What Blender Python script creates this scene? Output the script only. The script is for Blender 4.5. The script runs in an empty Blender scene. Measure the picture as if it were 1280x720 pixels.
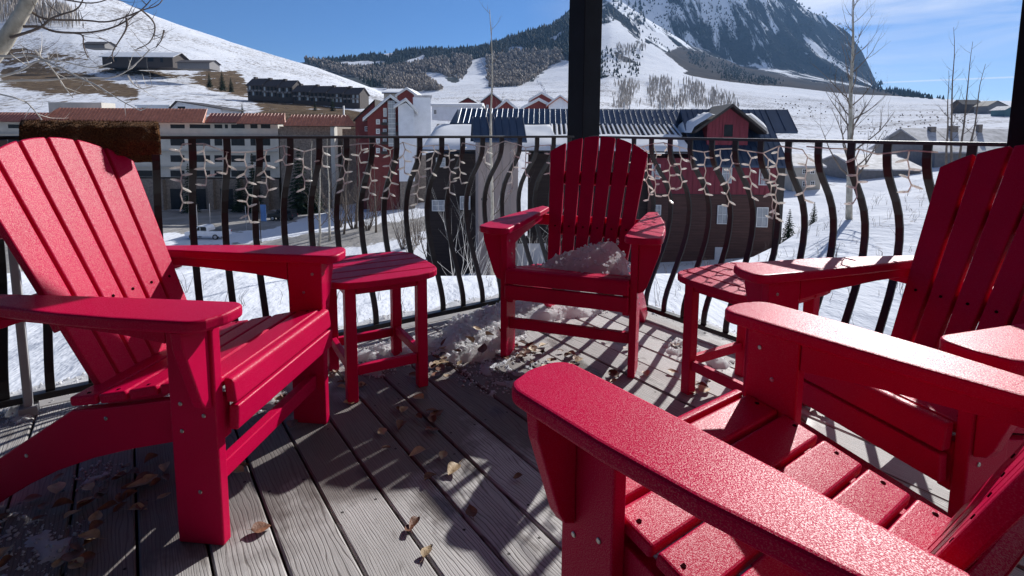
import bpy, bmesh, math, random
import numpy as np
from mathutils import Vector, Matrix, noise as mnoise
R = math.radians
scene = bpy.context.scene
COL = scene.collection
rng = random.Random(7)

# ---------------------------------------------------------------- camera, sky, sun, exposure
F_PX, Y0, PITCH, ROLL, H = 685.4, 241.9, R(6.556), R(0.355), 0.9545
cd = bpy.data.cameras.new('camera'); cam = bpy.data.objects.new('camera', cd); COL.objects.link(cam)
cd.sensor_width = 36; cd.lens = 36*F_PX/1280; cd.shift_y = -(360-Y0)/1280; cd.clip_start = 0.02; cd.clip_end = 30000
cam.matrix_world = Matrix.Translation((0, 0, H)) @ Matrix.Rotation(R(90)-PITCH, 4, 'X') @ Matrix.Rotation(ROLL, 4, 'Z')
scene.camera = cam
SUN_AZ, SUN_EL = R(35.0), R(29.2)            # azimuth clockwise from +Y
sd = bpy.data.lights.new('sun', 'SUN'); sun = bpy.data.objects.new('sun', sd); COL.objects.link(sun)
sd.energy = 5.0; sd.angle = R(0.5); sd.color = (1, .985, .955)
sdir = Vector((math.sin(SUN_AZ)*math.cos(SUN_EL), math.cos(SUN_AZ)*math.cos(SUN_EL), math.sin(SUN_EL)))
sun.rotation_euler = sdir.to_track_quat('Z', 'Y').to_euler()
sun.location = (6, 9, 8)
W = bpy.data.worlds.new('World'); scene.world = W; W.use_nodes = True
nt = W.node_tree; nt.nodes.clear()
N = nt.nodes.new; LK = nt.links.new
out = N('ShaderNodeOutputWorld'); bg = N('ShaderNodeBackground'); LK(bg.outputs[0], out.inputs[0])
sky = N('ShaderNodeTexSky'); sky.sky_type = 'NISHITA'; sky.sun_disc = False
sky.sun_elevation = SUN_EL; sky.sun_rotation = SUN_AZ; sky.altitude = 2900; sky.air_density = 1.0; sky.dust_density = 0.25; sky.ozone_density = 3.4
tc = N('ShaderNodeTexCoord'); mp = N('ShaderNodeMapping'); LK(tc.outputs['Generated'], mp.inputs[0])
# high cirrus: streaks stretched along the wind, thicker towards the right of the valley
mp.inputs['Rotation'].default_value = (0, R(9), R(-20)); mp.inputs['Scale'].default_value = (1.2, 2.0, 11.0)
nz = N('ShaderNodeTexNoise'); nz.inputs['Scale'].default_value = 1.7; nz.inputs['Detail'].default_value = 7; nz.inputs['Roughness'].default_value = .58; nz.inputs['Distortion'].default_value = .6
LK(mp.outputs[0], nz.inputs['Vector'])
cr = N('ShaderNodeMapRange'); cr.inputs[1].default_value = .30; cr.inputs[2].default_value = .60; LK(nz.outputs[0], cr.inputs[0])
sp = N('ShaderNodeSeparateXYZ'); LK(tc.outputs['Generated'], sp.inputs[0])
mr = N('ShaderNodeMapRange'); mr.inputs[1].default_value = .02; mr.inputs[2].default_value = .48; LK(sp.outputs[0], mr.inputs[0])
mz = N('ShaderNodeMapRange'); mz.inputs[1].default_value = .05; mz.inputs[2].default_value = .20; LK(sp.outputs[2], mz.inputs[0])
m1 = N('ShaderNodeMath'); m1.operation = 'MULTIPLY'; LK(cr.outputs[0], m1.inputs[0]); LK(mr.outputs[0], m1.inputs[1])
m2 = N('ShaderNodeMath'); m2.operation = 'MULTIPLY'; LK(m1.outputs[0], m2.inputs[0]); LK(mz.outputs[0], m2.inputs[1])
# one thin vapour trail low over the right-hand ridge: a narrow band round a great circle
vd = N('ShaderNodeVectorMath'); vd.operation = 'DOT_PRODUCT'; LK(tc.outputs['Generated'], vd.inputs[0]); vd.inputs[1].default_value = (0, 0, 1)
TRAIL = vd
ab = N('ShaderNodeMath'); ab.operation = 'ABSOLUTE'; LK(vd.outputs['Value'], ab.inputs[0])
tr = N('ShaderNodeMapRange'); tr.inputs[1].default_value = .0004; tr.inputs[2].default_value = .0019; tr.inputs[3].default_value = .55; tr.inputs[4].default_value = 0; LK(ab.outputs[0], tr.inputs[0])
tx = N('ShaderNodeMapRange'); tx.inputs[1].default_value = .50; tx.inputs[2].default_value = .56; LK(sp.outputs[0], tx.inputs[0])
m3 = N('ShaderNodeMath'); m3.operation = 'MULTIPLY'; LK(tr.outputs[0], m3.inputs[0]); LK(tx.outputs[0], m3.inputs[1])
m4 = N('ShaderNodeMath'); m4.operation = 'MULTIPLY'; m4.inputs[1].default_value = .95; LK(m2.outputs[0], m4.inputs[0])
m5 = N('ShaderNodeMath'); m5.operation = 'MAXIMUM'; LK(m4.outputs[0], m5.inputs[0]); LK(m3.outputs[0], m5.inputs[1])
mx = N('ShaderNodeMixRGB'); LK(m5.outputs[0], mx.inputs[0]); LK(sky.outputs[0], mx.inputs[1]); mx.inputs[2].default_value = (11, 11.4, 12.6, 1)
hs = N('ShaderNodeHueSaturation'); hs.inputs['Saturation'].default_value = 1.22; LK(sky.outputs[0], hs.inputs['Color']); tn = N('ShaderNodeMixRGB'); tn.blend_type = 'MULTIPLY'; tn.inputs[0].default_value = 1; LK(hs.outputs[0], tn.inputs[1]); tn.inputs[2].default_value = (1.02, .98, 1.12, 1); LK(tn.outputs[0], mx.inputs[1])
LK(mx.outputs[0], bg.inputs[0]); bg.inputs[1].default_value = 0.059
vs = scene.view_settings; scene.display_settings.display_device = 'sRGB'
vs.view_transform = 'Standard'; vs.look = 'None'; vs.gamma = 1; vs.use_curve_mapping = False; vs.exposure = 0.46

# ---------------------------------------------------------------- survey helpers (photo measurements -> places in the world)
def ray(u, v):
    X, Y = u-640, v-Y0; c, s = math.cos(ROLL), math.sin(ROLL)
    a, b = X*c+Y*s, -X*s+Y*c
    d = (a/F_PX, 1.0, -b/F_PX)
    y = d[1]*math.cos(PITCH)+d[2]*math.sin(PITCH); z = -d[1]*math.sin(PITCH)+d[2]*math.cos(PITCH)
    return Vector((d[0]/y, 1.0, z/y))
def P(u, v, Y): return Vector((0, 0, H))+ray(u, v)*Y
def G(u, v, z=0.0):
    d = ray(u, v); return Vector((0, 0, H))+d*((z-H)/d.z)
_a, _b = ray(1107, 103), ray(1275, 96)
_n = _a.cross(_b).normalized(); TRAIL.inputs[1].default_value = _n

# ---------------------------------------------------------------- object helpers
def tag(o, label=None, cat=None, group=None, kind=None):
    if label: o['label'] = label
    if cat: o['category'] = cat
    if group: o['group'] = group
    if kind: o['kind'] = kind
    return o
def thing(name, label, cat, loc=(0, 0, 0), rz=0, group=None):
    o = bpy.data.objects.new(name, None); o.empty_display_size = .1; COL.objects.link(o)
    o.location = loc; o.rotation_euler = (0, 0, rz)
    return tag(o, label, cat, group)
def copy_tree(o, parent=None):
    c = o.copy(); COL.objects.link(c)
    if parent: c.parent = parent
    for ch in list(o.children): copy_tree(ch, c)
    return c
class MB:
    def __init__(s): s.v = []; s.f = []; s.m = []; s.c = []; s.mi = 0; s.cc = None
    def add(s, vs_, fs):
        b = len(s.v); s.v += [tuple(x) for x in vs_]
        for f in fs: s.f.append([b+i for i in f]); s.m.append(s.mi); s.c.append(s.cc if s.cc is not None else 0.5)
    def box(s, a, b, M=None):
        (x0, y0, z0), (x1, y1, z1) = a, b
        vs_ = [Vector(q) for q in ((x0,y0,z0),(x1,y0,z0),(x1,y1,z0),(x0,y1,z0),(x0,y0,z1),(x1,y0,z1),(x1,y1,z1),(x0,y1,z1))]
        if M is not None: vs_ = [M @ q for q in vs_]
        s.add(vs_, [(3,2,1,0),(4,5,6,7),(0,1,5,4),(1,2,6,5),(2,3,7,6),(3,0,4,7)])
    def prism(s, pts, h0, h1, fn):
        # pts: 2D outline (ccw), fn(a, b, h) -> 3D
        n = len(pts)
        s.add([fn(a, b, h0) for a, b in pts]+[fn(a, b, h1) for a, b in pts],
              [tuple(range(n-1, -1, -1)), tuple(range(n, 2*n))]+[(i, (i+1) % n, n+(i+1) % n, n+i) for i in range(n)])
    def tube(s, path, rad, n=6, cap=True):
        path = [Vector(q) for q in path]; k = len(path)
        if not hasattr(rad, '__len__'): rad = [rad]*k
        vs_ = []; up = Vector((.13, .2, 1)).normalized()
        for i, q in enumerate(path):
            t = (path[min(i+1, k-1)]-path[max(i-1, 0)]).normalized()
            x = t.cross(up)
            if x.length < .05: x = t.cross(Vector((1, 0, 0)))
            x.normalize(); y = t.cross(x)
            for j in range(n):
                a = 2*math.pi*j/n; vs_.append(q+(x*math.cos(a)+y*math.sin(a))*rad[i])
        fs = [(i*n+j, i*n+(j+1) % n, (i+1)*n+(j+1) % n, (i+1)*n+j) for i in range(k-1) for j in range(n)]
        if cap: fs += [tuple(range(n-1, -1, -1)), tuple((k-1)*n+j for j in range(n))]
        s.add(vs_, fs)
    def cone(s, base, r, h, n=5):
        b = Vector(base)
        vs_ = [b+Vector((r*math.cos(2*math.pi*j/n), r*math.sin(2*math.pi*j/n), 0)) for j in range(n)]+[b+Vector((0, 0, h))]
        s.add(vs_, [(j, (j+1) % n, n) for j in range(n)])
    def build(s, name, mats, parent=None, bevel=0, smooth=False, loc=None, seg=2):
        me = bpy.data.meshes.new(name); me.from_pydata(s.v, [], s.f)
        if not isinstance(mats, (list, tuple)): mats = [mats]
        for m in mats: me.materials.append(m)
        if len(mats) > 1: me.polygons.foreach_set('material_index', s.m)
        if any(c != .5 for c in s.c):
            at = me.attributes.new('tone', 'FLOAT', 'FACE'); at.data.foreach_set('value', s.c)
        if smooth: me.polygons.foreach_set('use_smooth', [True]*len(me.polygons))
        me.update()
        o = bpy.data.objects.new(name, me); COL.objects.link(o)
        if parent: o.parent = parent
        if loc is not None: o.location = loc
        if bevel:
            b = o.modifiers.new('bevel', 'BEVEL'); b.width = bevel; b.segments = seg; b.limit_method = 'ANGLE'; b.angle_limit = R(40)
            b.harden_normals = False
        return o
def fixn(o):
    bm = bmesh.new(); bm.from_mesh(o.data); bmesh.ops.recalc_face_normals(bm, faces=bm.faces); bm.to_mesh(o.data); bm.free(); return o

# ---------------------------------------------------------------- materials
def newmat(name):
    m = bpy.data.materials.new(name); m.use_nodes = True; t = m.node_tree
    b = t.nodes['Principled BSDF']; return m, t, b
def nd(t, typ, **kw):
    n = t.nodes.new('ShaderNode'+typ)
    for k, v in kw.items():
        if k in n.inputs.keys() if isinstance(k, str) else False: n.inputs[k].default_value = v
        else: setattr(n, k, v)
    return n
def ramp(t, fac, stops, interp='LINEAR'):
    r = t.nodes.new('ShaderNodeValToRGB'); e = r.color_ramp; e.interpolation = interp
    while len(e.elements) > len(stops): e.elements.remove(e.elements[0])
    while len(e.elements) < len(stops): e.elements.new(0.5)
    for el, (p, c) in zip(e.elements, stops):
        el.position = p; el.color = (*c, 1) if len(c) == 3 else c
    t.links.new(fac, r.inputs[0]); return r
def noise(t, vec, scale, detail=4, rough=.55, dist=0):
    n = t.nodes.new('ShaderNodeTexNoise'); n.inputs['Scale'].default_value = scale; n.inputs['Detail'].default_value = detail
    n.inputs['Roughness'].default_value = rough; n.inputs['Distortion'].default_value = dist
    if vec is not None: t.links.new(vec, n.inputs['Vector'])
    return n
def obj_vec(t, scale=(1, 1, 1), kind='Object'):
    c = t.nodes.new('ShaderNodeTexCoord'); m = t.nodes.new('ShaderNodeMapping'); m.inputs['Scale'].default_value = scale
    t.links.new(c.outputs[kind], m.inputs[0]); return m.outputs[0]
def bump(t, b, h, strength=.3, dist=.01, prev=None):
    n = t.nodes.new('ShaderNodeBump'); n.inputs['Strength'].default_value = strength; n.inputs['Distance'].default_value = dist
    t.links.new(h, n.inputs['Height'])
    if prev is not None: t.links.new(prev.outputs[0], n.inputs['Normal'])
    t.links.new(n.outputs[0], b.inputs['Normal']); return n
def simple(name, col, rough=.6, var=.25, scale=6, metal=0, bmp=0, bscale=40, vscale=(1, 1, 1), spec=.5):
    m, t, b = newmat(name); v = obj_vec(t, vscale)
    n = noise(t, v, scale, 5)
    c = [max(0, x) for x in col]
    r = ramp(t, n.outputs[0], [(.25, [x*(1-var) for x in c]), (.75, [min(1, x*(1+var)) for x in c])])
    t.links.new(r.outputs[0], b.inputs['Base Color']); b.inputs['Roughness'].default_value = rough; b.inputs['Metallic'].default_value = metal
    b.inputs['Specular IOR Level'].default_value = spec
    if bmp: bump(t, b, noise(t, v, bscale, 4).outputs[0], bmp, .01)
    return m
M = {}
# red recycled-plastic lumber: fine orange-peel grain that breaks the highlight up
m, t, b = newmat('red_plastic'); v = obj_vec(t)
n1 = noise(t, v, 3, 4); r1 = ramp(t, n1.outputs[0], [(.3, (.45, .0014, .044)), (.7, (.56, .0025, .060))])
t.links.new(r1.outputs[0], b.inputs['Base Color'])
v2 = obj_vec(t, (1, .7, 1)); n2 = noise(t, v2, 700, 3, .65); n3 = noise(t, v, 900, 2)
rr = nd(t, 'MapRange'); rr.inputs[1].default_value = .35; rr.inputs[2].default_value = .65; rr.inputs[3].default_value = .24; rr.inputs[4].default_value = .46
t.links.new(n2.outputs[0], rr.inputs[0]); t.links.new(rr.outputs[0], b.inputs['Roughness'])
ad = nd(t, 'Math', operation='MULTIPLY_ADD'); t.links.new(n3.outputs[0], ad.inputs[0]); ad.inputs[1].default_value = .35; t.links.new(n2.outputs[0], ad.inputs[2])
bump(t, b, ad.outputs[0], .30, .0012); sl = nd(t, 'MapRange'); sl.inputs[1].default_value = .50; sl.inputs[2].default_value = .64; sl.inputs[3].default_value = .02; sl.inputs[4].default_value = .52; t.links.new(n2.outputs[0], sl.inputs[0]); t.links.new(sl.outputs[0], b.inputs['Specular IOR Level'])
M['red'] = m
M['hole'] = simple('dark_screw_recess', (.02, .003, .004), 1, .2, 50, spec=0)
M['screw'] = simple('stainless_screw', (.45, .43, .42), .35, .2, 90, 1)
# black powder-coated steel
M['iron'] = simple('black_iron', (.012, .011, .012), .42, .4, 30, 0, .12, 300)
M['railtop'] = simple('worn_rail_paint', (.03, .028, .028), .38, .5, 14, 0, .15, 200)
M['post'] = simple('black_post_paint', (.010, .012, .018), .7, .3, 8, 0, .1, 60, spec=.15)
M['greypost'] = simple('grey_post_paint', (.34, .34, .35), .6, .2, 10)
# weathered deck planks (attribute bc = along, across, plank seed)
m, t, b = newmat('weathered_planks')
at = nd(t, 'Attribute', attribute_name='bc'); se = nd(t, 'SeparateXYZ'); t.links.new(at.outputs['Vector'], se.inputs[0])
def comb(t, x, y, z): 
    c = nd(t, 'CombineXYZ')
    for i, q in enumerate((x, y, z)): t.links.new(q, c.inputs[i])
    return c.outputs[0]
def mul(t, a, k, add=0):
    n = nd(t, 'Math', operation='MULTIPLY_ADD'); t.links.new(a, n.inputs[0]); n.inputs[1].default_value = k; n.inputs[2].default_value = add; return n.outputs[0]
seed = mul(t, se.outputs[2], 13.7)
wv = comb(t, mul(t, se.outputs[0], 2.2), mul(t, se.outputs[1], 12), seed); wn = noise(t, wv, 1.0, 3, .5)
wv2 = comb(t, mul(t, se.outputs[0], 9), mul(t, se.outputs[1], 34), seed); wn2 = noise(t, wv2, 1.0, 2, .5)
s1 = nd(t, 'Math', operation='MULTIPLY_ADD'); t.links.new(wn.outputs[0], s1.inputs[0]); s1.inputs[1].default_value = 46; pl0 = nd(t, 'TexWhiteNoise', noise_dimensions='1D'); t.links.new(mul(t, se.outputs[2], 3.1, .7), pl0.inputs['W'])
fq = nd(t, 'Math', operation='MULTIPLY'); t.links.new(mul(t, pl0.outputs[0], 620, 480), fq.inputs[0]); t.links.new(se.outputs[1], fq.inputs[1]); t.links.new(fq.outputs[0], s1.inputs[2])
s2 = nd(t, 'Math', operation='MULTIPLY_ADD'); t.links.new(wn2.outputs[0], s2.inputs[0]); s2.inputs[1].default_value = 5.5; t.links.new(s1.outputs[0], s2.inputs[2])
sn = nd(t, 'Math', operation='SINE'); t.links.new(s2.outputs[0], sn.inputs[0])
gr = ramp(t, mul(t, sn.outputs[0], .5, .5), [(0, (1, 1, 1)), (.72, (.97, .97, .97)), (.88, (.68, .68, .68)), (.98, (.28, .28, .28)), (1, (.24, .24, .24))])
fv = comb(t, mul(t, se.outputs[0], 7), mul(t, se.outputs[1], 420), seed); fn = noise(t, fv, 1, 3, .6)
bl = noise(t, comb(t, mul(t, se.outputs[0], 3), mul(t, se.outputs[1], 5), seed), 1.6, 4, .55)
wet = ramp(t, bl.outputs[0], [(.31, (.40, .37, .35)), (.41, (.95, .95, .95)), (.75, (1.06, 1.06, 1.08))])
pl = nd(t, 'TexWhiteNoise', noise_dimensions='1D'); t.links.new(se.outputs[2], pl.inputs['W'])
base = ramp(t, fn.outputs[0], [(.3, (.40, .385, .38)), (.7, (.59, .575, .565))])
tint = ramp(t, pl.outputs[0], [(0, (.70, .68, .67)), (1, (1.10, 1.09, 1.08))])
def mulc(t, a, b_):
    x = nd(t, 'MixRGB', blend_type='MULTIPLY'); x.inputs[0].default_value = 1; t.links.new(a, x.inputs[1]); t.links.new(b_, x.inputs[2]); return x.outputs[0]
gm = nd(t, 'MixRGB', blend_type='MIX'); t.links.new(gr.outputs[0], gm.inputs[0]); gm.inputs[1].default_value = (.095, .082, .074, 1); 
gpos = nd(t, 'NewGeometry'); damp_shade_n = noise(t, gpos.outputs['Position'], 3.2, 5, .6)
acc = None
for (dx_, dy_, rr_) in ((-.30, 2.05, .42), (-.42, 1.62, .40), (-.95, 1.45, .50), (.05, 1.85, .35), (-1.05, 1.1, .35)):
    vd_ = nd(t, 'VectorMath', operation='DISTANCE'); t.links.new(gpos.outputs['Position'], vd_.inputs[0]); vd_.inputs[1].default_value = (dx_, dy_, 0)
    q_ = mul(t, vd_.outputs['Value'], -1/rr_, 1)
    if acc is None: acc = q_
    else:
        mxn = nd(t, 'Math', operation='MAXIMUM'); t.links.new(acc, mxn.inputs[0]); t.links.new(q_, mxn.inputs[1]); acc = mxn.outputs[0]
dsum = nd(t, 'Math', operation='MULTIPLY_ADD'); t.links.new(damp_shade_n.outputs[0], dsum.inputs[0]); dsum.inputs[1].default_value = 1.3; t.links.new(acc, dsum.inputs[2])
damp = ramp(t, dsum.outputs[0], [(.70, (1, 1, 1)), (.92, (.40, .37, .36))])  # damp stains with shade painted in, to deepen the shadowed part of the deck
sa = nd(t, 'Math', operation='PINGPONG'); t.links.new(se.outputs[0], sa.inputs[0]); sa.inputs[1].default_value = .205
sb = nd(t, 'Math', operation='PINGPONG'); t.links.new(mul(t, se.outputs[1], 1, -.0205), sb.inputs[0]); sb.inputs[1].default_value = .0435
scv = nd(t, 'VectorMath', operation='LENGTH'); t.links.new(comb(t, sa.outputs[0], sb.outputs[0], mul(t, sa.outputs[0], 0)), scv.inputs[0])
scr_ = ramp(t, mul(t, scv.outputs['Value'], 100), [(.34, (.07, .06, .06)), (.44, (1, 1, 1))])
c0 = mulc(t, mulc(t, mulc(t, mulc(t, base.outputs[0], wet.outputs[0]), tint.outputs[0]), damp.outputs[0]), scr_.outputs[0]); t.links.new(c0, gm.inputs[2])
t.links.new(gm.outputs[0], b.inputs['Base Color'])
rw = nd(t, 'MapRange'); rw.inputs[1].default_value = .33; rw.inputs[2].default_value = .46; rw.inputs[3].default_value = .38; rw.inputs[4].default_value = .72; t.links.new(bl.outputs[0], rw.inputs[0]); t.links.new(rw.outputs[0], b.inputs['Roughness'])
b.inputs['Specular IOR Level'].default_value = .35
p1 = bump(t, b, gr.outputs[0], .36, .003); bump(t, b, fn.outputs[0], .25, .002, p1)
M['deck'] = m
# snow
def snowmat(name, col, s1=9, s2=70, st=.5, rough=.8, trans=.4):
    m, t, b = newmat(name); v = obj_vec(t)
    a = noise(t, v, s1, 6, .6); c = noise(t, v, s2, 3, .6)
    r = ramp(t, a.outputs[0], [(.3, [x*.92 for x in col]), (.6, col)]); t.links.new(r.outputs[0], b.inputs['Base Color'])
    b.inputs['Roughness'].default_value = rough; b.inputs['Specular IOR Level'].default_value = .12
    q = bump(t, b, a.outputs[0], st, .05); bump(t, b, c.outputs[0], st*.8, .012, q)
    tr = t.nodes.new('ShaderNodeBsdfTranslucent'); mx = t.nodes.new('ShaderNodeMixShader'); mx.inputs[0].default_value = trans; t.links.new(r.outputs[0], tr.inputs[0])
    t.links.new(b.outputs[0], mx.inputs[1]); t.links.new(tr.outputs[0], mx.inputs[2]); t.links.new(mx.outputs[0], t.nodes['Material Output'].inputs[0]); return m
M['snow'] = snowmat('old_snow', (.93, .93, .94), 14, 90, .25, .8, .62)
M['seatsnow'] = snowmat('backlit_snow', (.90, .90, .92), 14, 90, .3, .8, .72)
M['icesnow'] = snowmat('icy_snow', (.66, .68, .73), 22, 120, .4, .5, .3)
M['roofsnow'] = snowmat('roof_snow', (.80, .81, .84), .5, 4, .4, .9, .15)
M['leaf'] = simple('dry_leaf', (.16, .062, .028), .6, .75, 30, 0, .3, 90)
M['palel'] = simple('pale_dry_leaf', (.42, .30, .17), .6, .5, 30, 0, .3, 90)
# coir
m, t, b = newmat('brown_coir'); v = obj_vec(t); n = noise(t, v, 220, 3, .7)
r = ramp(t, n.outputs[0], [(.3, (.035, .012, .004)), (.7, (.26, .11, .03))]); t.links.new(r.outputs[0], b.inputs['Base Color']); b.inputs['Roughness'].default_value = .95; bump(t, b, n.outputs[0], 1, .012); M['coir'] = m
M['wire'] = simple('pale_light_wire', (.78, .72, .70), .5, .15, 20)
def translucent(name, col, amt):
    m, t, b = newmat(name); tr = t.nodes.new('ShaderNodeBsdfTranslucent'); mx = t.nodes.new('ShaderNodeMixShader'); mx.inputs[0].default_value = amt
    n = noise(t, obj_vec(t), 60, 2); r = ramp(t, n.outputs[0], [(.3, [x*.9 for x in col]), (.7, col)]); t.links.new(r.outputs[0], b.inputs['Base Color']); t.links.new(r.outputs[0], tr.inputs[0]); b.inputs['Roughness'].default_value = .25
    t.links.new(b.outputs[0], mx.inputs[1]); t.links.new(tr.outputs[0], mx.inputs[2]); t.links.new(mx.outputs[0], t.nodes['Material Output'].inputs[0]); return m
M['bulb'] = translucent('frosted_bulb', (.92, .90, .86), .6)
M['wire'] = translucent('pale_light_wire', (.80, .76, .72), .45)
M['darkwood'] = simple('dark_soffit_wood', (.05, .035, .03), .8, .3, 3)
# ================================================================ TERRAIN: one sheet from under the deck to the peaks
TCOL = [-700, -150, 0, 100, 200, 300, 340, 370, 400, 430, 470, 490, 520, 560, 600, 640, 680, 715, 740, 760, 800, 840, 860, 900, 920, 950, 985, 1000, 1010, 1037, 1055, 1070, 1082, 1092, 1100, 1117, 1130, 1170, 1187, 1280, 1450, 2100]
def keyed(d): xs = sorted(d); return np.interp(TCOL, xs, [d[x] for x in xs])
def row(dist, ys=None, z=None): return keyed(dist if isinstance(dist, dict) else {0: dist}), (keyed(ys) if ys else None), (keyed(z) if z else None)
TROWS = [
 row(1.0, z={0: -1.55}),
 row(4.0, z={0: -1.62, 560: -1.30, 860: -1.35, 1280: -1.7}),
 row({0: 9, 860: 10, 960: 14, 1060: 22, 1170: 28, 1280: 30}, ys={0: 331, 200: 329, 300: 330, 410: 337, 560: 339, 640: 338, 760: 337, 860: 335, 925: 323, 960: 316, 985: 302, 1060: 255, 1170: 214, 1280: 203, 2100: 180}),
 row({0: 13, 860: 14, 960: 19, 1060: 30, 1170: 36, 1280: 40}, z={0: -3.9, 560: -3.5, 860: -3.6, 960: -4.3, 1060: -4.6, 1170: -4.2, 1280: -3.6}),
 row({0: 40, 960: 40, 1060: 50, 1170: 55, 1280: 60}, z={0: -12.2, 400: -12, 560: -11, 640: -10, 860: -9.4, 960: -8.9, 1060: -7.5, 1170: -6.5, 1280: -5.5}),
 row(70, z={0: -13.2, 300: -13.2, 500: -12.2, 640: -11, 860: -9.2, 960: -8.6, 1060: -7.6, 1170: -6.6, 1280: -5.2}),
 row(118, z={0: -15.4, 400: -15, 460: -13, 560: -11.5, 640: -10, 860: -7.2, 1060: -6.2, 1170: -3.6, 1280: -1.5}),
 row(220, ys={-700: 150, 0: 146, 200: 142, 300: 141, 400: 141, 470: 142, 520: 141, 560: 141, 640: 138, 715: 137, 760: 150, 860: 182, 950: 186, 1060: 187, 1170: 172, 1280: 165, 2100: 150}),
 row(420, ys={-700: 90, 0: 92, 100: 96, 200: 100, 300: 112, 400: 124, 470: 130, 520: 130, 560: 128, 640: 126, 715: 124, 760: 132, 860: 150, 950: 156, 1060: 158, 1170: 150, 1280: 146, 2100: 130}),
 row(750, ys={-700: -260, -150: -110, 0: -60, 100: -26, 160: -1, 200: 18, 300: 54, 340: 67, 370: 77, 400: 86, 430: 97, 470: 111, 490: 121, 520: 123, 560: 121, 600: 119, 640: 118, 715: 114, 760: 112, 860: 130, 950: 136, 1060: 141, 1170: 139, 1280: 136, 2100: 120}),
 row(1000, ys={-700: -150, 0: 0, 160: 50, 300: 100, 370: 104, 430: 108, 470: 114, 520: 116, 560: 113, 640: 110, 715: 104, 760: 99, 860: 114, 950: 122, 1060: 129, 1170: 133, 1280: 132, 2100: 120}),
 row(1500, ys={-700: 60, 0: 80, 370: 93, 430: 98, 470: 101, 520: 101, 560: 98, 600: 96, 640: 94, 680: 90, 715: 84, 760: 76, 800: 80, 840: 88, 860: 95, 900: 101, 950: 107.5, 1000: 113, 1037: 118, 1117: 124.5, 1187: 128.5, 1280: 130, 2100: 125}),
 row(2200, ys={-700: 100, 300: 96, 340: 86, 370: 77, 400: 75, 430: 73, 470: 70, 490: 67, 520: 64, 560: 62, 600: 57, 640: 44, 680: 32, 715: 20, 740: 21, 760: 26, 800: 46, 860: 76, 920: 93, 1000: 103, 1055: 108.5, 1100: 112.5, 1130: 117, 1170: 125.5, 1187: 131, 1280: 136, 2100: 135}),
 row(3000, ys={-700: 130, 490: 115, 560: 85, 600: 72, 640: 56, 680: 41, 715: 11, 760: -3, 800: 21, 860: 56, 920: 80, 1000: 92, 1055: 99, 1082: 106, 1100: 116, 1170: 133, 1280: 142, 2100: 140}),
 row(4200, ys={-700: 140, 560: 112, 640: 72, 680: 42, 715: 5, 740: -22, 760: -45, 800: -85, 860: -115, 900: -85, 950: -35, 985: -1, 1010: 14, 1037: 32, 1055: 46, 1070: 65, 1082: 88, 1092: 107, 1100: 118, 1170: 136, 1280: 144, 2100: 142}),
 row(6500, ys={-700: 150, 560: 130, 715: 70, 860: 20, 985: 70, 1092: 130, 1280: 150, 2100: 148})]
TD = []; TZ = []
for dd, ys, zs in TROWS:
    if zs is None: zs = np.array([H+ray(u, v).z*D for u, v, D in zip(TCOL, ys, dd)])
    TD.append(dd); TZ.append(zs)
TD = np.array(TD); TZ = np.array(TZ); NRW = len(TROWS)
def tcol(u):
    return np.array([np.interp(u, TCOL, TD[i]) for i in range(NRW)]), np.array([np.interp(u, TCOL, TZ[i]) for i in range(NRW)])
US = np.concatenate([np.arange(-700, -60, 40), np.arange(-60, 1340, 3.0), np.arange(1340, 2101, 40)])
SUB = [6, 14, 8, 10, 18, 26, 20, 36, 46, 12, 24, 28, 34, 40, 8]
def fbm(x, y, s, o=4):
    return mnoise.fractal(Vector((x/s, y/s, 1.3)), 1.0, 2.0, o)
TV = []; TP = []; TR = []
for u in US:
    D_, Z_ = tcol(u); kx = ray(u, 165).x
    for i in range(NRW-1):
        for k in range(SUB[i]+(1 if i == NRW-2 else 0)):
            f = k/SUB[i]; 
            fs_ = f
            d = D_[i]*(D_[i+1]/D_[i])**f; fl = (d-D_[i])/(D_[i+1]-D_[i])
            z = Z_[i]+(Z_[i+1]-Z_[i])*fl
            x = kx*d
            for s_, am in ((1.6, .035), (5, .10), (16, .36), (48, 1.0), (150, 3.4), (420, 11.0)):
                w_ = max(0, min(1, (d-s_*1.6)/(s_*1.6)))*(1 if d < s_*60 else 0)
                if d < 180: w_ *= .55
                if w_ > 0: z += am*w_*mnoise.noise(Vector((x/s_+s_, d/s_, s_*.37)))
            if d > 2600 and u > 730:      # ribs and gullies of the peak
                rb = mnoise.ridged_multi_fractal(Vector((x/420+.3*d/900, d/1500, .7)), .9, 2.1, 5, 1.0, 2.0)
                z += (rb-1.0)*38*min(1, (d-2600)/700)*max(0, min(1, (1095-u)/60))
            TV.append((x, d, z)); TR.append(i+f)
NRR = len(TV)//len(US); TV = np.array(TV); TR = np.array(TR)
# smooth the near ground a little along the view direction
TV3 = TV.reshape(len(US), NRR, 3)
nb_ = sum(SUB[:6])
zz = TV3[:, :nb_, 2].copy()
for _ in range(3): zz[:, 1:-1] = (zz[:, :-2]+zz[:, 1:-1]*2+zz[:, 2:])/4
TV3[:, :nb_, 2] = zz; TV = TV3.reshape(-1, 3)
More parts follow.
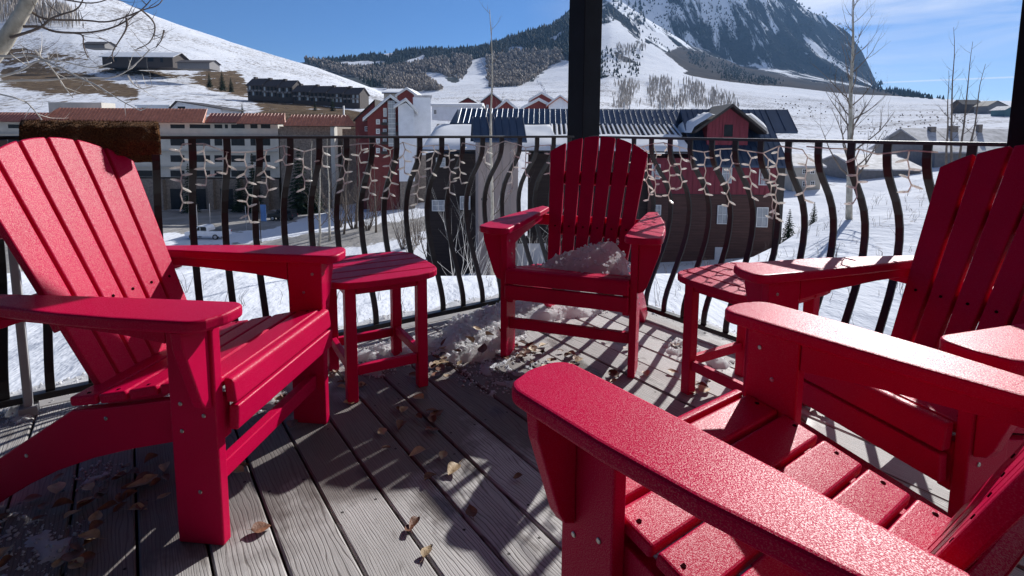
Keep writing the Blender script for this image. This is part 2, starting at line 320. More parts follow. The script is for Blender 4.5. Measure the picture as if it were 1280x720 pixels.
# photo-plane survey of each vertex, used to map land cover
ca, sa = math.cos(PITCH), math.sin(PITCH)
def project(V):
    x, y, z = V[:, 0], V[:, 1], V[:, 2]-H
    d = y*ca-z*sa; uu = y*sa+z*ca; a = x/d*F_PX; b = -uu/d*F_PX; c, s = math.cos(ROLL), math.sin(ROLL)
    return 640+a*c-b*s, Y0+a*s+b*c
TU, TVV = project(TV)
def inpoly(px, py, poly):
    px = np.asarray(px, float); py = np.asarray(py, float); r = np.zeros(px.shape, bool); n = len(poly); j = n-1
    for i in range(n):
        xi, yi = poly[i]; xj, yj = poly[j]
        c = ((yi > py) != (yj > py)); 
        with np.errstate(divide='ignore', invalid='ignore'): c &= px < (xj-xi)*(py-yi)/(yj-yi+1e-12)+xi
        r ^= c; j = i
    return r
SNOWRUNS = [[(422,78),(453,76),(481,77),(484,81),(453,85),(425,82)], [(477,68),(492,66),(497,71),(478,73)], [(506,77),(534,68),(531,75),(517,84),(506,84)],
 [(522,90),(546,91),(560,101),(573,106),(590,76),(603,70),(608,78),(612,118),(560,122),(545,108)], [(655,112),(672,99),(684,86),(703,77),(730,74),(730,116),(655,118)],
 [(686,50),(702,39),(708,39),(692,52)], [(634,59),(646,58),(662,62),(648,66),(636,64)], [(520,43+62-62),(521,43),(522,44)]]
ASPEN = [[(484,84),(517,84),(524,93),(545,105),(556,118),(482,112),(478,98)], [(521,80),(560,74),(566,100),(548,92),(522,90)], [(566,72),(592,74),(590,102),(574,100)],
 [(606,74),(640,68),(700,67),(700,78),(682,86),(662,103),(632,115),(612,112)], [(372,72),(430,86),(480,88),(480,106),(430,94),(400,84)]]
SCRUB = [[(760,60),(800,80),(850,58),(940,84),(1000,99),(1055,107),(1100,111),(1130,115),(1187,127),(1187,129),(1117,125.5),(1037,119),(948,108.5),(865,99),(820,100),(790,88)]]
BROWN = [[(0,82),(60,80),(130,98),(172,112),(176,127),(130,120),(60,117),(0,106)], [(228,96),(262,88),(300,89),(312,108),(312,122),(260,112)], [(312,121),(420,134),(478,146),(470,160),(330,142)], [(0,60),(60,66),(120,72),(60,76),(0,74)], [(120,80),(200,88),(240,96),(190,97),(120,88)], [(255,150),(470,147),(470,170),(255,170)]]
MRUNS = [[(742,60),(744,36),(770,24),(792,44),(800,60),(768,62)], [(800,30),(806,30),(808,86),(798,86)], [(800,34),(828,42),(850,58),(838,62),(812,48)], [(796,60),(815,55),(860,90),(800,92)], [(935,78),(945,78),(962,87),(948,88)]]
def warp(px, py, amp):
    w = np.array([mnoise.noise_vector(Vector((a*.16, b*.24, 5.))) for a, b in zip(px, py)])
    return px+w[:, 0]*amp, py+w[:, 1]*amp*.55
wu, wv_ = warp(TU, TVV, 4.0)
conf = np.zeros(len(TV)); asp = np.zeros(len(TV)); scr = np.zeros(len(TV)); mtn = np.zeros(len(TV)); earth = np.zeros(len(TV)); road = np.zeros(len(TV))
far = (TR >= 10.2)
conf[far & (TU < 752)] = 1
for p in ASPEN: k = far & inpoly(wu, wv_, p); asp[k] = 1; conf[k] = 0
for p in SNOWRUNS: k = far & inpoly(wu, wv_, p); asp[k] = 0; conf[k] = 0
k = far & (wv_ > 113) & (TU < 735); conf[k] = 0; asp[k] = 0
mtn[(TR >= 11.6) & (TU >= 735)] = 1
k = (TR >= 10.9) & (TU >= 735) & (TR < 13.2)
for p in SCRUB: q = k & inpoly(wu, wv_, p); scr[q] = 1; mtn[q] = 0
for p in MRUNS: q = far & inpoly(wu, wv_, p); scr[q] = 0; mtn[q] = 0; conf[q] = 0
q = (TR > 12.2) & (TU > 1040) & (wv_ > 40) & (TU < 1100) & (TR < 14.3); 
hill = (TR >= 6.0) & (TR < 9.3)
for p in BROWN: q = hill & inpoly(wu, wv_, p); earth[q] = 1
# the street and car park in the valley
ROADS = [[(-80,292),(130,318),(236,312),(330,300),(470,280),(560,268),(640,262),(640,274),(560,284),(470,304),(330,330),(-80,345)], [(170,262),(330,262),(390,268),(330,290),(180,292)]]
wu2, wv2 = warp(TU, TVV, 6.0)
rz_ = (TR > 3.6) & (TR < 6.0)
for p in ROADS: road[rz_ & inpoly(wu2, wv2, p)] = 1
def soften(a, n=2):
    a = a.reshape(len(US), NRR).copy()
    for _ in range(n):
        a[1:-1] = (a[:-2]+2*a[1:-1]+a[2:])/4; a[:, 1:-1] = (a[:, :-2]+2*a[:, 1:-1]+a[:, 2:])/4
    return a.ravel()
conf, asp, scr, mtn = soften(conf, 1), soften(asp, 1), soften(scr, 1), soften(mtn, 1); earth, road = soften(earth, 4), soften(road, 3)
quads = []
for i in range(len(US)-1):
    b = i*NRR
    quads += [(b+j, b+NRR+j, b+NRR+j+1, b+j+1) for j in range(NRR-1)]
print('COVER', conf.sum(), asp.sum(), scr.sum(), mtn.sum(), earth.sum(), road.sum())
me = bpy.data.meshes.new('snowy_ground'); me.from_pydata([tuple(x) for x in TV], [], quads)
for nm, ar in (('conf', conf), ('asp', asp), ('scr', scr), ('mtn', mtn), ('earth', earth), ('road', road)):
    a = me.attributes.new(nm, 'FLOAT', 'POINT'); a.data.foreach_set('value', ar)
me.polygons.foreach_set('use_smooth', [True]*len(me.polygons))
m, t, b = newmat('snow_and_forest_floor')
gv = nd(t, 'NewGeometry'); pos = gv.outputs['Position']
def att(n): return nd(t, 'Attribute', attribute_name=n).outputs['Fac']
def mapv(scale, rot=(0, 0, 0)):
    q = nd(t, 'Mapping'); q.inputs['Scale'].default_value = scale; q.inputs['Rotation'].default_value = rot; t.links.new(pos, q.inputs[0]); return q.outputs[0]
def mixc(f, a, c):
    x = nd(t, 'MixRGB'); t.links.new(f, x.inputs[0])
    for i, q in ((1, a), (2, c)):
        if isinstance(q, tuple): x.inputs[i].default_value = (*q, 1)
        else: t.links.new(q, x.inputs[i])
    return x.outputs[0]
def mth(op, a, c):
    x = nd(t, 'Math', operation=op)
    for i, q in enumerate((a, c)):
        if isinstance(q, (int, float)): x.inputs[i].default_value = q
        else: t.links.new(q, x.inputs[i])
    return x.outputs[0]
def step(v, lo, hi):
    x = nd(t, 'MapRange'); x.inputs[1].default_value = lo; x.inputs[2].default_value = hi; t.links.new(v, x.inputs[0]); return x.outputs[0]
snow = ramp(t, noise(t, mapv((.05, .05, .05)), 1, 5).outputs[0], [(.3, (.60, .62, .67)), (.7, (.71, .72, .75))]).outputs[0]
# sage and grass poking out of the snow on the slopes
gp = noise(t, mapv((.55, .16, .55)), 1, 4, .7).outputs[0]; gp2 = noise(t, mapv((.012, .012, .02)), 1, 3).outputs[0]
dist = nd(t, 'SeparateXYZ'); t.links.new(pos, dist.inputs[0]); dy = dist.outputs[1]
slope_on = mth('MULTIPLY', step(dy, 150, 260), mth('SUBTRACT', 1.0, step(dy, 900, 1200)))
gz = mth('ADD', mth('MULTIPLY', gp, .75), mth('MULTIPLY', gp2, .4))
c = mixc(mth('MULTIPLY', step(gz, .592, .68), mth('MULTIPLY', slope_on, .8)), snow, (.115, .088, .065))
gpn = noise(t, mapv((7, 3.2, 7)), 1, 5, .75).outputs[0]; gpn2 = noise(t, mapv((.5, .3, .5)), 1, 3).outputs[0]
near_on = mth('MULTIPLY', step(dy, 9, 14), mth('SUBTRACT', 1.0, step(dy, 45, 70)))
c = mixc(mth('MULTIPLY', step(mth('ADD', mth('MULTIPLY', gpn, .7), mth('MULTIPLY', gpn2, .4)), .64, .70), mth('MULTIPLY', near_on, .7)), c, (.16, .11, .07))
en = noise(t, mapv((.10, .05, .22)), 1, 6, .7).outputs[0]
c = mixc(step(mth('ADD', att('earth'), mth('MULTIPLY', mth('SUBTRACT', en, .5), 3.6)), .45, .62), c, ramp(t, noise(t, mapv((.3, .3, .3)), 1, 4).outputs[0], [(.3, (.07, .05, .036)), (.7, (.17, .125, .085))]).outputs[0])
rn = noise(t, mapv((.35, .2, .3)), 1, 5, .65).outputs[0]
c = mixc(step(mth('ADD', att('road'), mth('MULTIPLY', mth('SUBTRACT', rn, .5), 2.0)), .46, .58), c, ramp(t, rn, [(.3, (.20, .19, .18)), (.7, (.34, .325, .31))]).outputs[0])
fr = noise(t, mapv((.06, .03, .06)), 1, 5, .7).outputs[0]
c = mixc(mth('MULTIPLY', step(mth('ADD', att('scr'), mth('MULTIPLY', mth('SUBTRACT', fr, .5), 1.3)), .42, .6), .95), c, ramp(t, noise(t, mapv((.01, .004, .02)), 1, 5, .7).outputs[0], [(.3, (.026, .026, .027)), (.55, (.055, .046, .040)), (.8, (.080, .062, .050))]).outputs[0])
c = mixc(mth('MULTIPLY', step(mth('ADD', att('asp'), mth('MULTIPLY', mth('SUBTRACT', fr, .5), 1.0)), .42, .6), .9), c, ramp(t, fr, [(.3, (.045, .038, .033)), (.7, (.11, .092, .078))]).outputs[0])
c = mixc(mth('MULTIPLY', step(mth('ADD', att('conf'), mth('MULTIPLY', mth('SUBTRACT', fr, .5), 1.0)), .42, .6), .93), c, ramp(t, fr, [(.35, (.010, .018, .020)), (.7, (.05, .055, .05))]).outputs[0])
# the peak: forest and rock with snow chutes running down the fall line
mv = noise(t, mapv((.011, .0016, .0034), (0, R(18), 0)), 1, 8, .72, .5).outputs[0]; mv2 = noise(t, mapv((.0024, .0008, .0030), (0, R(18), 0)), 1, 3, .5).outputs[0]
mz_ = nd(t, 'MapRange'); mz_.inputs[1].default_value = 250; mz_.inputs[2].default_value = 1000; mz_.inputs[3].default_value = -.05; mz_.inputs[4].default_value = .07; t.links.new(dist.outputs[2], mz_.inputs[0])
mxx = nd(t, 'MapRange'); mxx.inputs[1].default_value = 700; mxx.inputs[2].default_value = 2200; mxx.inputs[3].default_value = .05; mxx.inputs[4].default_value = -.10; t.links.new(dist.outputs[0], mxx.inputs[0])
chute = step(mth('ADD', mth('ADD', mth('MULTIPLY', mv, .8), mth('MULTIPLY', mv2, .45)), mth('ADD', mz_.outputs[0], mxx.outputs[0])), .60, .665)
rock = mixc(chute, ramp(t, fr, [(.35, (.012, .018, .024)), (.7, (.05, .05, .052))]).outputs[0], (.80, .82, .86))
c = mixc(step(mth('ADD', att('mtn'), mth('MULTIPLY', mth('SUBTRACT', fr, .5), .8)), .42, .6), c, rock)
t.links.new(c, b.inputs['Base Color']); b.inputs['Roughness'].default_value = 1; b.inputs['Specular IOR Level'].default_value = 0
bn = noise(t, mapv((.9, .35, .9)), 1, 6, .62); q = bump(t, b, noise(t, mapv((.16, .07, .2)), 1, 4, .5).outputs[0], .5, 1.2); q = bump(t, b, bn.outputs[0], .6, .35, q)
bump(t, b, noise(t, mapv((7, 5, 7)), 1, 5, .6).outputs[0], .22, .03, q)
me.materials.append(m); gobj = bpy.data.objects.new('snowy_ground', me); COL.objects.link(gobj); tag(gobj, 'snow covered ground, valley and mountains', 'ground', kind='structure')
# ---- place things on the terrain
GZ = TV.reshape(len(US), NRR, 3)
GU, GVP = TU.reshape(len(US), NRR), TVV.reshape(len(US), NRR)
def hit(u, v, dmin=0):
    i = int(np.argmin(np.abs(US-u))); col = GVP[i]; ok = np.where((col <= v) & (GZ[i][:, 1] > dmin))[0]
    return Vector(GZ[i][ok[0]]) if len(ok) else None
def gz(x, y):
    u = 640+x/y*F_PX/ca*1.0
    for _ in range(2):
        k = ray(u, 165).x; u += (x/y-k)*F_PX
    i = int(np.argmin(np.abs(US-u))); return float(np.interp(y, GZ[i][:, 1], GZ[i][:, 2]))

# ================================================================ FAR FORESTS (too many to count)
def tonemat(name, lo, hi, rough=.8):
    m, t, b = newmat(name); a = nd(t, 'Attribute', attribute_name='tone'); r = ramp(t, a.outputs['Fac'], [(0, lo), (1, hi)]); t.links.new(r.outputs[0], b.inputs['Base Color']); b.inputs['Roughness'].default_value = rough; b.inputs['Specular IOR Level'].default_value = .1; return m
M['conif'] = tonemat('far_conifer', (.008, .017, .016), (.035, .05, .042))
M['aspenf'] = tonemat('far_bare_aspen', (.12, .10, .085), (.34, .285, .235))
M['aspenp'] = tonemat('pale_bare_aspen', (.24, .21, .18), (.50, .44, .38))
fr_ = random.Random(21)
def scatter(test_polys, ex_polys, n, box, mb, hpx, rpx, kind, dmin, rmin=0, clump=0.0, dmax=9e9):
    x0, y0, x1, y1 = box; c = 0; tries = 0
    while c < n and tries < n*8:
        tries += 1; u, v = fr_.uniform(x0, x1), fr_.uniform(y0, y1)
        w = mnoise.noise_vector(Vector((u*.16, v*.24, 5.))); uu, vv = u+w.x*4, v+w.y*2.2
        if test_polys and not any(bool(inpoly([uu], [vv], p)[0]) for p in test_polys): continue
        if ex_polys and any(bool(inpoly([uu], [vv], p)[0]) for p in ex_polys): continue
        if clump and mnoise.noise(Vector((u*.05*clump, v*.02*clump, 3))) < fr_.uniform(-.5, .35): continue
        p = hit(u, v, dmin)
        if p is None or p.y > dmax: continue
        s = p.y/F_PX; p = p+Vector((fr_.uniform(-1.6, 1.6)*s, fr_.uniform(-.5, .5)*.03*p.y, fr_.uniform(-1.2, 1.2)*s)); h = hpx*s*fr_.uniform(.6, 1.25); mb.cc = fr_.random()*.98
        if kind == 'cone':
            r = rpx*s*fr_.uniform(.8, 1.2); mb.cone(p-Vector((0, 0, h*.06)), r, h, 5)
        else:
            r = rpx*s*fr_.uniform(.7, 1.3); b = p; k = 5
            vs_ = [b]+[b+Vector((r*math.cos(2*math.pi*j/k), r*math.sin(2*math.pi*j/k), h*fr_.uniform(.45, .8))) for j in range(k)]+[b+Vector((0, 0, h))]
            mb.add(vs_, [(0, 1+(j+1) % k, 1+j) for j in range(k)]+[(k+1, 1+j, 1+(j+1) % k) for j in range(k)])
        c += 1
mb = MB()
MID = [[(370,74),(395,72),(484,66),(497,61),(557,59),(591,53),(622,43),(640,40),(680,28),(716,15),(716,74),(700,68),(640,70),(606,76),(592,78),(560,78),(520,88),(484,90),(430,88)]]
scatter(MID, SNOWRUNS+ASPEN[1:4], 5200, (368, 14, 716, 92), mb, 4.4, 1.5, 'cone', 1050)
scatter([[(735,0),(800,0),(800,60),(840,66),(800,96),(735,112)]], MRUNS, 420, (735, 0, 840, 112), mb, 4.2, 1.4, 'cone', 1050, clump=1.5)
mt = [[(800,0),(985,0),(1010,14),(1037,32),(1055,46),(1082,88),(1095,108),(1055,104),(1000,97),(940,82),(850,56),(800,74)]]
scatter(mt, MRUNS, 2000, (800, 0, 1098, 110), mb, 2.4, 1.0, 'cone', 2250, clump=.7)
scatter([[(850,62),(900,80),(935,94),(985,104),(985,108),(940,106),(900,99),(860,80)]], None, 700, (850, 62, 990, 108), mb, 3.0, 1.1, 'cone', 1400, clump=.6)
scatter([[(1085,103),(1100,108),(1130,114),(1172,124),(1160,125.5),(1118,120),(1085,112)]], None, 260, (1084, 102, 1175, 126), mb, 5.5, 1.7, 'cone', 1400, clump=2.0)
scatter([[(452,100),(480,84),(486,100),(478,112),(455,108)]], None, 90, (450, 80, 488, 112), mb, 9, 1.8, 'cone', 900)
f1 = mb.build('conifer_forest', M['conif']); tag(f1, 'dark conifer forest on the far ski mountain', 'forest', kind='stuff')
mb = MB()
scatter(ASPEN, SNOWRUNS, 5200, (370, 64, 702, 118), mb, 6.0, 1.6, 'sp', 1000)
f2 = mb.build('aspen_woods', M['aspenf']); tag(f2, 'grey brown bare aspen woods below the conifers', 'forest', kind='stuff')
mb = MB()
scatter([[(766,106),(796,106),(798,136),(766,138)], [(808,104),(845,104),(880,112),(915,126),(920,137),(812,138)], [(716,112),(742,114),(742,138),(716,138)], [(770,62),(800,60),(806,84),(772,86)], [(662,104),(712,106),(712,120),(664,120)]], None, 1500, (716, 60, 920, 139), mb, 9, .55, 'sp', 380, clump=1.6)
f3 = mb.build('aspen_grove', M['aspenp']); tag(f3, 'clumps of bare aspens standing in the snowfield behind the blue metal roof', 'forest', kind='stuff')
mb = MB()
scatter([[(1080,148),(1160,140),(1210,150),(1200,176),(1110,178),(1075,166)], [(960,120),(1010,124),(1080,140),(1030,150),(960,140)]], None, 150, (955, 118, 1212, 180), mb, 2.0, 1.1, 'sp', 150, clump=2.5)
f5 = mb.build('hillside_brush', M['aspenf']); tag(f5, 'low brown brush scattered on the right snowfield', 'brush', kind='stuff')
mb = MB()
scatter([[(-40,0),(60,2),(108,22),(110,38),(60,36),(-40,30)]], None, 800, (-40, 0, 112, 40), mb, 15, .7, 'sp', 380)
f4 = mb.build('hillside_aspens', M['aspenp']); tag(f4, 'grey stand of bare aspens high on the left hillside', 'forest', kind='stuff')

# ================================================================ MATERIALS OF THE TOWN
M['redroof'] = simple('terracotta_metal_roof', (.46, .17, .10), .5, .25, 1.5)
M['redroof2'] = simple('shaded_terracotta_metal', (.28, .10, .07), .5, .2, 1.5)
M['concrete'] = simple('pale_concrete', (.54, .51, .46), .8, .12, .7)
M['stone'] = simple('brown_stone_cladding', (.22, .18, .15), .85, .45, 3.5)
M['glass'] = simple('dark_window_glass', (.018, .022, .028), .25, .3, 2, spec=.12)
M['paleglass'] = simple('pale_curtained_glass', (.36, .38, .40), .2, .25, 2)
M['bluemetal'] = simple('blue_standing_seam_metal', (.028, .05, .095), .4, .2, 1.2, .3)
M['barn'] = simple('barn_red_boards', (.20, .026, .042), .75, .25, 2, vscale=(3, 3, .4))
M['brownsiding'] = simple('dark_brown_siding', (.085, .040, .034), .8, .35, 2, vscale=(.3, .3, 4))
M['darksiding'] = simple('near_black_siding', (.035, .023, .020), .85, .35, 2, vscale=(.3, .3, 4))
M['trim'] = simple('dark_trim', (.035, .028, .026), .7, .2, 3)
M['whitetrim'] = simple('white_trim', (.72, .72, .70), .6, .1, 3)
M['white'] = simple('white_render', (.72, .74, .78), .75, .1, 1)
M['taupe'] = simple('taupe_house_wrap', (.31, .245, .22), .7, .14, 1.2, vscale=(3, 3, .3))
M['ink'] = simple('dark_print', (.03, .03, .035), .7, .1, 3)
M['greysiding'] = simple('grey_siding', (.20, .19, .19), .8, .2, 2)
M['beige'] = simple('beige_stucco', (.42, .38, .32), .8, .12, 1)
M['darkroof'] = simple('brown_shingle_roof', (.055, .045, .045), .8, .3, 3)
M['greyroof'] = simple('grey_snow_dusted_roof', (.42, .41, .42), .8, .5, .8)
M['condo'] = simple('condo_brown_cedar', (.055, .042, .038), .8, .35, 2)
M['redhouse'] = simple('red_clapboard', (.17, .028, .026), .75, .2, 2)
M['teal'] = simple('teal_boards', (.06, .15, .17), .7, .2, 2)
M['garage'] = simple('white_garage_panel', (.55, .55, .56), .6, .1, 2)

class Facade:
    """A wall plane set at a distance: width along it, height up, depth behind it."""
    def __init__(s, u, v, Y, yaw=0):
        s.o = P(u, v, Y); s.yaw = yaw; s.x = Vector((math.cos(yaw), math.sin(yaw), 0)); s.n = Vector((math.sin(yaw), -math.cos(yaw), 0))
    def at(s, u, v, off=0):
        d = ray(u, v); c = Vector((0, 0, H)); o = s.o+s.n*off; k = (o-c).dot(s.n)/d.dot(s.n); q = c+d*k-s.o
        return q.dot(s.x), q.z
    def loc(s): return s.o
def fbox(F, par, name, mat, u0, v0, u1, v1, d0, d1, bevel=0):
    """box from measured corners on the facade; d0 (front) to d1 (back) in metres, negative = proud of the wall"""
    xa, za = F.at(u0, v0); xb, zb = F.at(u1, v1); mb = MB(); x0, x1 = sorted((xa, xb)); z0, z1 = sorted((za, zb))
    mb.box((x0, d0, z0), (x1, d1, z1)); return mb.build(name, mat, par, bevel=bevel)
def window(F, par, u0, v0, u1, v1, frame=None, glass='glass', fw=.10, bars=(1, 1)):
    xa, za = F.at(u0, v0); xb, zb = F.at(u1, v1); x0, x1 = sorted((xa, xb)); z0, z1 = sorted((za, zb))
    mb = MB()
    if frame:
        for a, b in (((x0, z0), (x1, z0+fw)), ((x0, z1-fw), (x1, z1)), ((x0, z0+fw), (x0+fw, z1-fw)), ((x1-fw, z0+fw), (x1, z1-fw))): mb.box((a[0], -.07, a[1]), (b[0], .02, b[1]))
        for i in range(1, bars[0]+1): xx = x0+(x1-x0)*i/(bars[0]+1); mb.box((xx-fw*.25, -.05, z0+fw), (xx+fw*.25, .02, z1-fw))
        for i in range(1, bars[1]+1): zq = z0+(z1-z0)*i/(bars[1]+1); mb.box((x0+fw, -.045, zq-fw*.25), (x1-fw, .018, zq+fw*.25))
        w = mb.build('window', M[frame], par); g = MB(); g.box((x0+fw*.9, -.025, z0+fw*.9), (x1-fw*.9, .015, z1-fw*.9)); g.build('pane', M[glass], w); return w
    mb.box((x0, -.04, z0), (x1, .02, z1)); return mb.build('window', M[glass], par)
def gable(name, label, cat, Y, u0, u1, vb, ve, vp, depth, wall, roof, mode='gable', over=.5, yaw=0, th=.25, snow=True, wins=(), frame='whitetrim', group=None, peak_u=None, chimneys=(), glass='glass', hb=0):
    F = Facade((u0+u1)/2, vb, Y, yaw); t = thing(name, label, cat, F.loc(), yaw, group)
    x0, _ = F.at(u0, vb); x1, _ = F.at(u1, vb); _, ze = F.at((u0+u1)/2, ve); xp, zp = F.at(peak_u if peak_u else (u0+u1)/2, vp); zb = -hb
    mb = MB()
    if mode == 'gable':
        mb.prism([(x0, zb), (x1, zb), (x1, ze), (xp, zp-.02), (x0, ze)], 0, depth, lambda a, b, h: Vector((a, h, b))); fixn(mb.build('wall', M[wall], t))
        def slab(nm, mat, o0, o1, e0, e1, front):
            for s, xe in ((-1, x0), (1, x1)):
                sl = (zp-ze)/abs(xp-xe); xo = xe+s*over; zo = ze-sl*over
                m_ = MB(); m_.prism([(xp, zp+o0), (xo, zo+o0), (xo, zo+o1), (xp, zp+o1)], -front, depth+front, lambda a, b, h: Vector((a, h, b))); fixn(m_.build(nm, mat, t))
        slab('roof', M[roof], .005, th, 0, 0, over)
        if snow: slab('roof_snow', M['roofsnow'], th+.005, th+.30+.1*snow, 0, 0, over*.8)
    else:
        mb.prism([(0, zb), (depth, zb), (depth, ze), (depth/2, zp-.02), (0, ze)], x0, x1, lambda a, b, h: Vector((h, a, b))); fixn(mb.build('wall', M[wall], t))
        sl = (zp-ze)/(depth/2)
        for nm, mat, a, b in (('roof', M[roof], .005, th),)+((('roof_snow', M['roofsnow'], th+.005, th+.35),) if snow else ()):
            m_ = MB(); m_.prism([(-over, ze-sl*over+a), (depth/2, zp+a), (depth+over, ze-sl*over+a), (depth+over, ze-sl*over+b), (depth/2, zp+b), (-over, ze-sl*over+b)], x0-over, x1+over, lambda q, w, h: Vector((h, q, w))); fixn(m_.build(nm, mat, t))
    for w in wins: window(F, t, *w, frame=frame, glass=glass, fw=.09*max(1, Y/90))
    for (cu, cw, cv) in chimneys:
        a, zt_ = F.at(cu, cv); r_ = cw/2*Y/F_PX; m_ = MB(); m_.box((a-r_, depth*.4, zp-1.5), (a+r_, depth*.4+2*r_, zt_)); m_.build('chimney', M['stone'], t)
    return t

# ---------------- hotel with the terracotta metal mansard
def hotel():
    F = Facade(200, 262, 105, R(1.5)); t = thing('hotel', 'long pale hotel with a terracotta metal roof across the valley', 'hotel', F.loc(), F.yaw)
    fbox(F, t, 'wall', M['concrete'], -140, 150, 350, 222, 0, 14)
    fbox(F, t, 'stone_base', M['stone'], -140, 222, 350, 272, .15, 14)
    fbox(F, t, 'stone_wing', M['stone'], 350, 158, 418, 272, -.4, 14)
    fbox(F, t, 'corner_column', M['concrete'], 417, 158, 425, 262, -2.2, -.2)
    fbox(F, t, 'stone_wing', M['stone'], 425, 161, 446, 272, 1.5, 14)
    def mansard(u0, u1, vt, vb, proud, mat, hip0=0, hip1=0):
        xa, z0 = F.at(u0, vb); xb, z1 = F.at(u1, vt); mb = MB(); y0, y1 = -proud-1.6, -proud+.9
        mb.prism([(xa, 0), (xb, 0), (xb, 1), (xa, 1)], 0, 1, lambda a, b, h: Vector((a+(hip0 if a == xa else -hip1)*b, (y0+(y1-y0)*b)+(.12+.6*(1-b))*h, z0+(z1-z0)*b-.1*h)))
        n = int((xb-xa)/.62); o = fixn(mb.build('roof', mat, t)); sm = MB()
        for i in range(n+1):
            x = xa+(xb-xa)*i/n; lo = Vector((x, y0-.03, z0)); xh = min(max(x, xa+hip0), xb-hip1); hi_ = Vector((xh, y1-.03, z1)); sm.tube([lo, hi_], .075, 4)
        sm.build('seam', mat, o)
        fbox(F, t, 'fascia', M['trim'], u0+.3, vb-.2, u1-.3, vb+1.4, -proud-1.45, -proud-.1)
    mansard(58, 262, 136.0, 152.0, 1.2, M['redroof'], 3.0, .3)
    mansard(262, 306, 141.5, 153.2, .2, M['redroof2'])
    mansard(304, 362, 141.8, 154.6, 1.2, M['redroof'], .8, .8)
    mansard(362, 450, 144.0, 157.3, 1.6, M['redroof'], .8, 2.2)
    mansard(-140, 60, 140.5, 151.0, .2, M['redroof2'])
    rows = [(155.5, 160.5), (173.5, 182), (194, 202.5), (213, 221)]
    cols = [(-100, -70), (-55, -20), (10, 40), (60, 84), (95, 130), (140, 152), (165, 200), (213, 231), (237, 263), (268, 278), (281, 285), (289, 306), (313, 322), (326, 338)]
    for va, vb in rows:
        for ua, ub in cols: window(F, t, ua, va, ub, vb)
    for v in (167.5, 188, 207.5): 
        fbox(F, t, 'balcony_slab', M['concrete'], -140, v-1.0, 348, v+1.6, -1.1, -.02)
    for ua, ub in ((356, 371), (378, 392), (398, 412)):
        for va, vb in ((166, 174), (186, 194), (206, 214), (226, 234)):
            window(F, t, ua, va, ub, vb)
    for ua in (200, 232, 262, 296, 330): fbox(F, t, 'pier', M['stone'], ua, 224, ua+9, 266, -.9, .1)
    for ua, ub in ((212, 229), (244, 258), (275, 292), (308, 326)): fbox(F, t, 'garage_opening', M['glass'], ua, 236, ub, 262, .1, .2)
    fbox(F, t, 'vent_stack', M['whitetrim'], 421, 131, 423, 146, 4, 4.4); fbox(F, t, 'roof_unit', M['concrete'], 33, 126, 104, 142, 5, 9)
    return t
hotel()

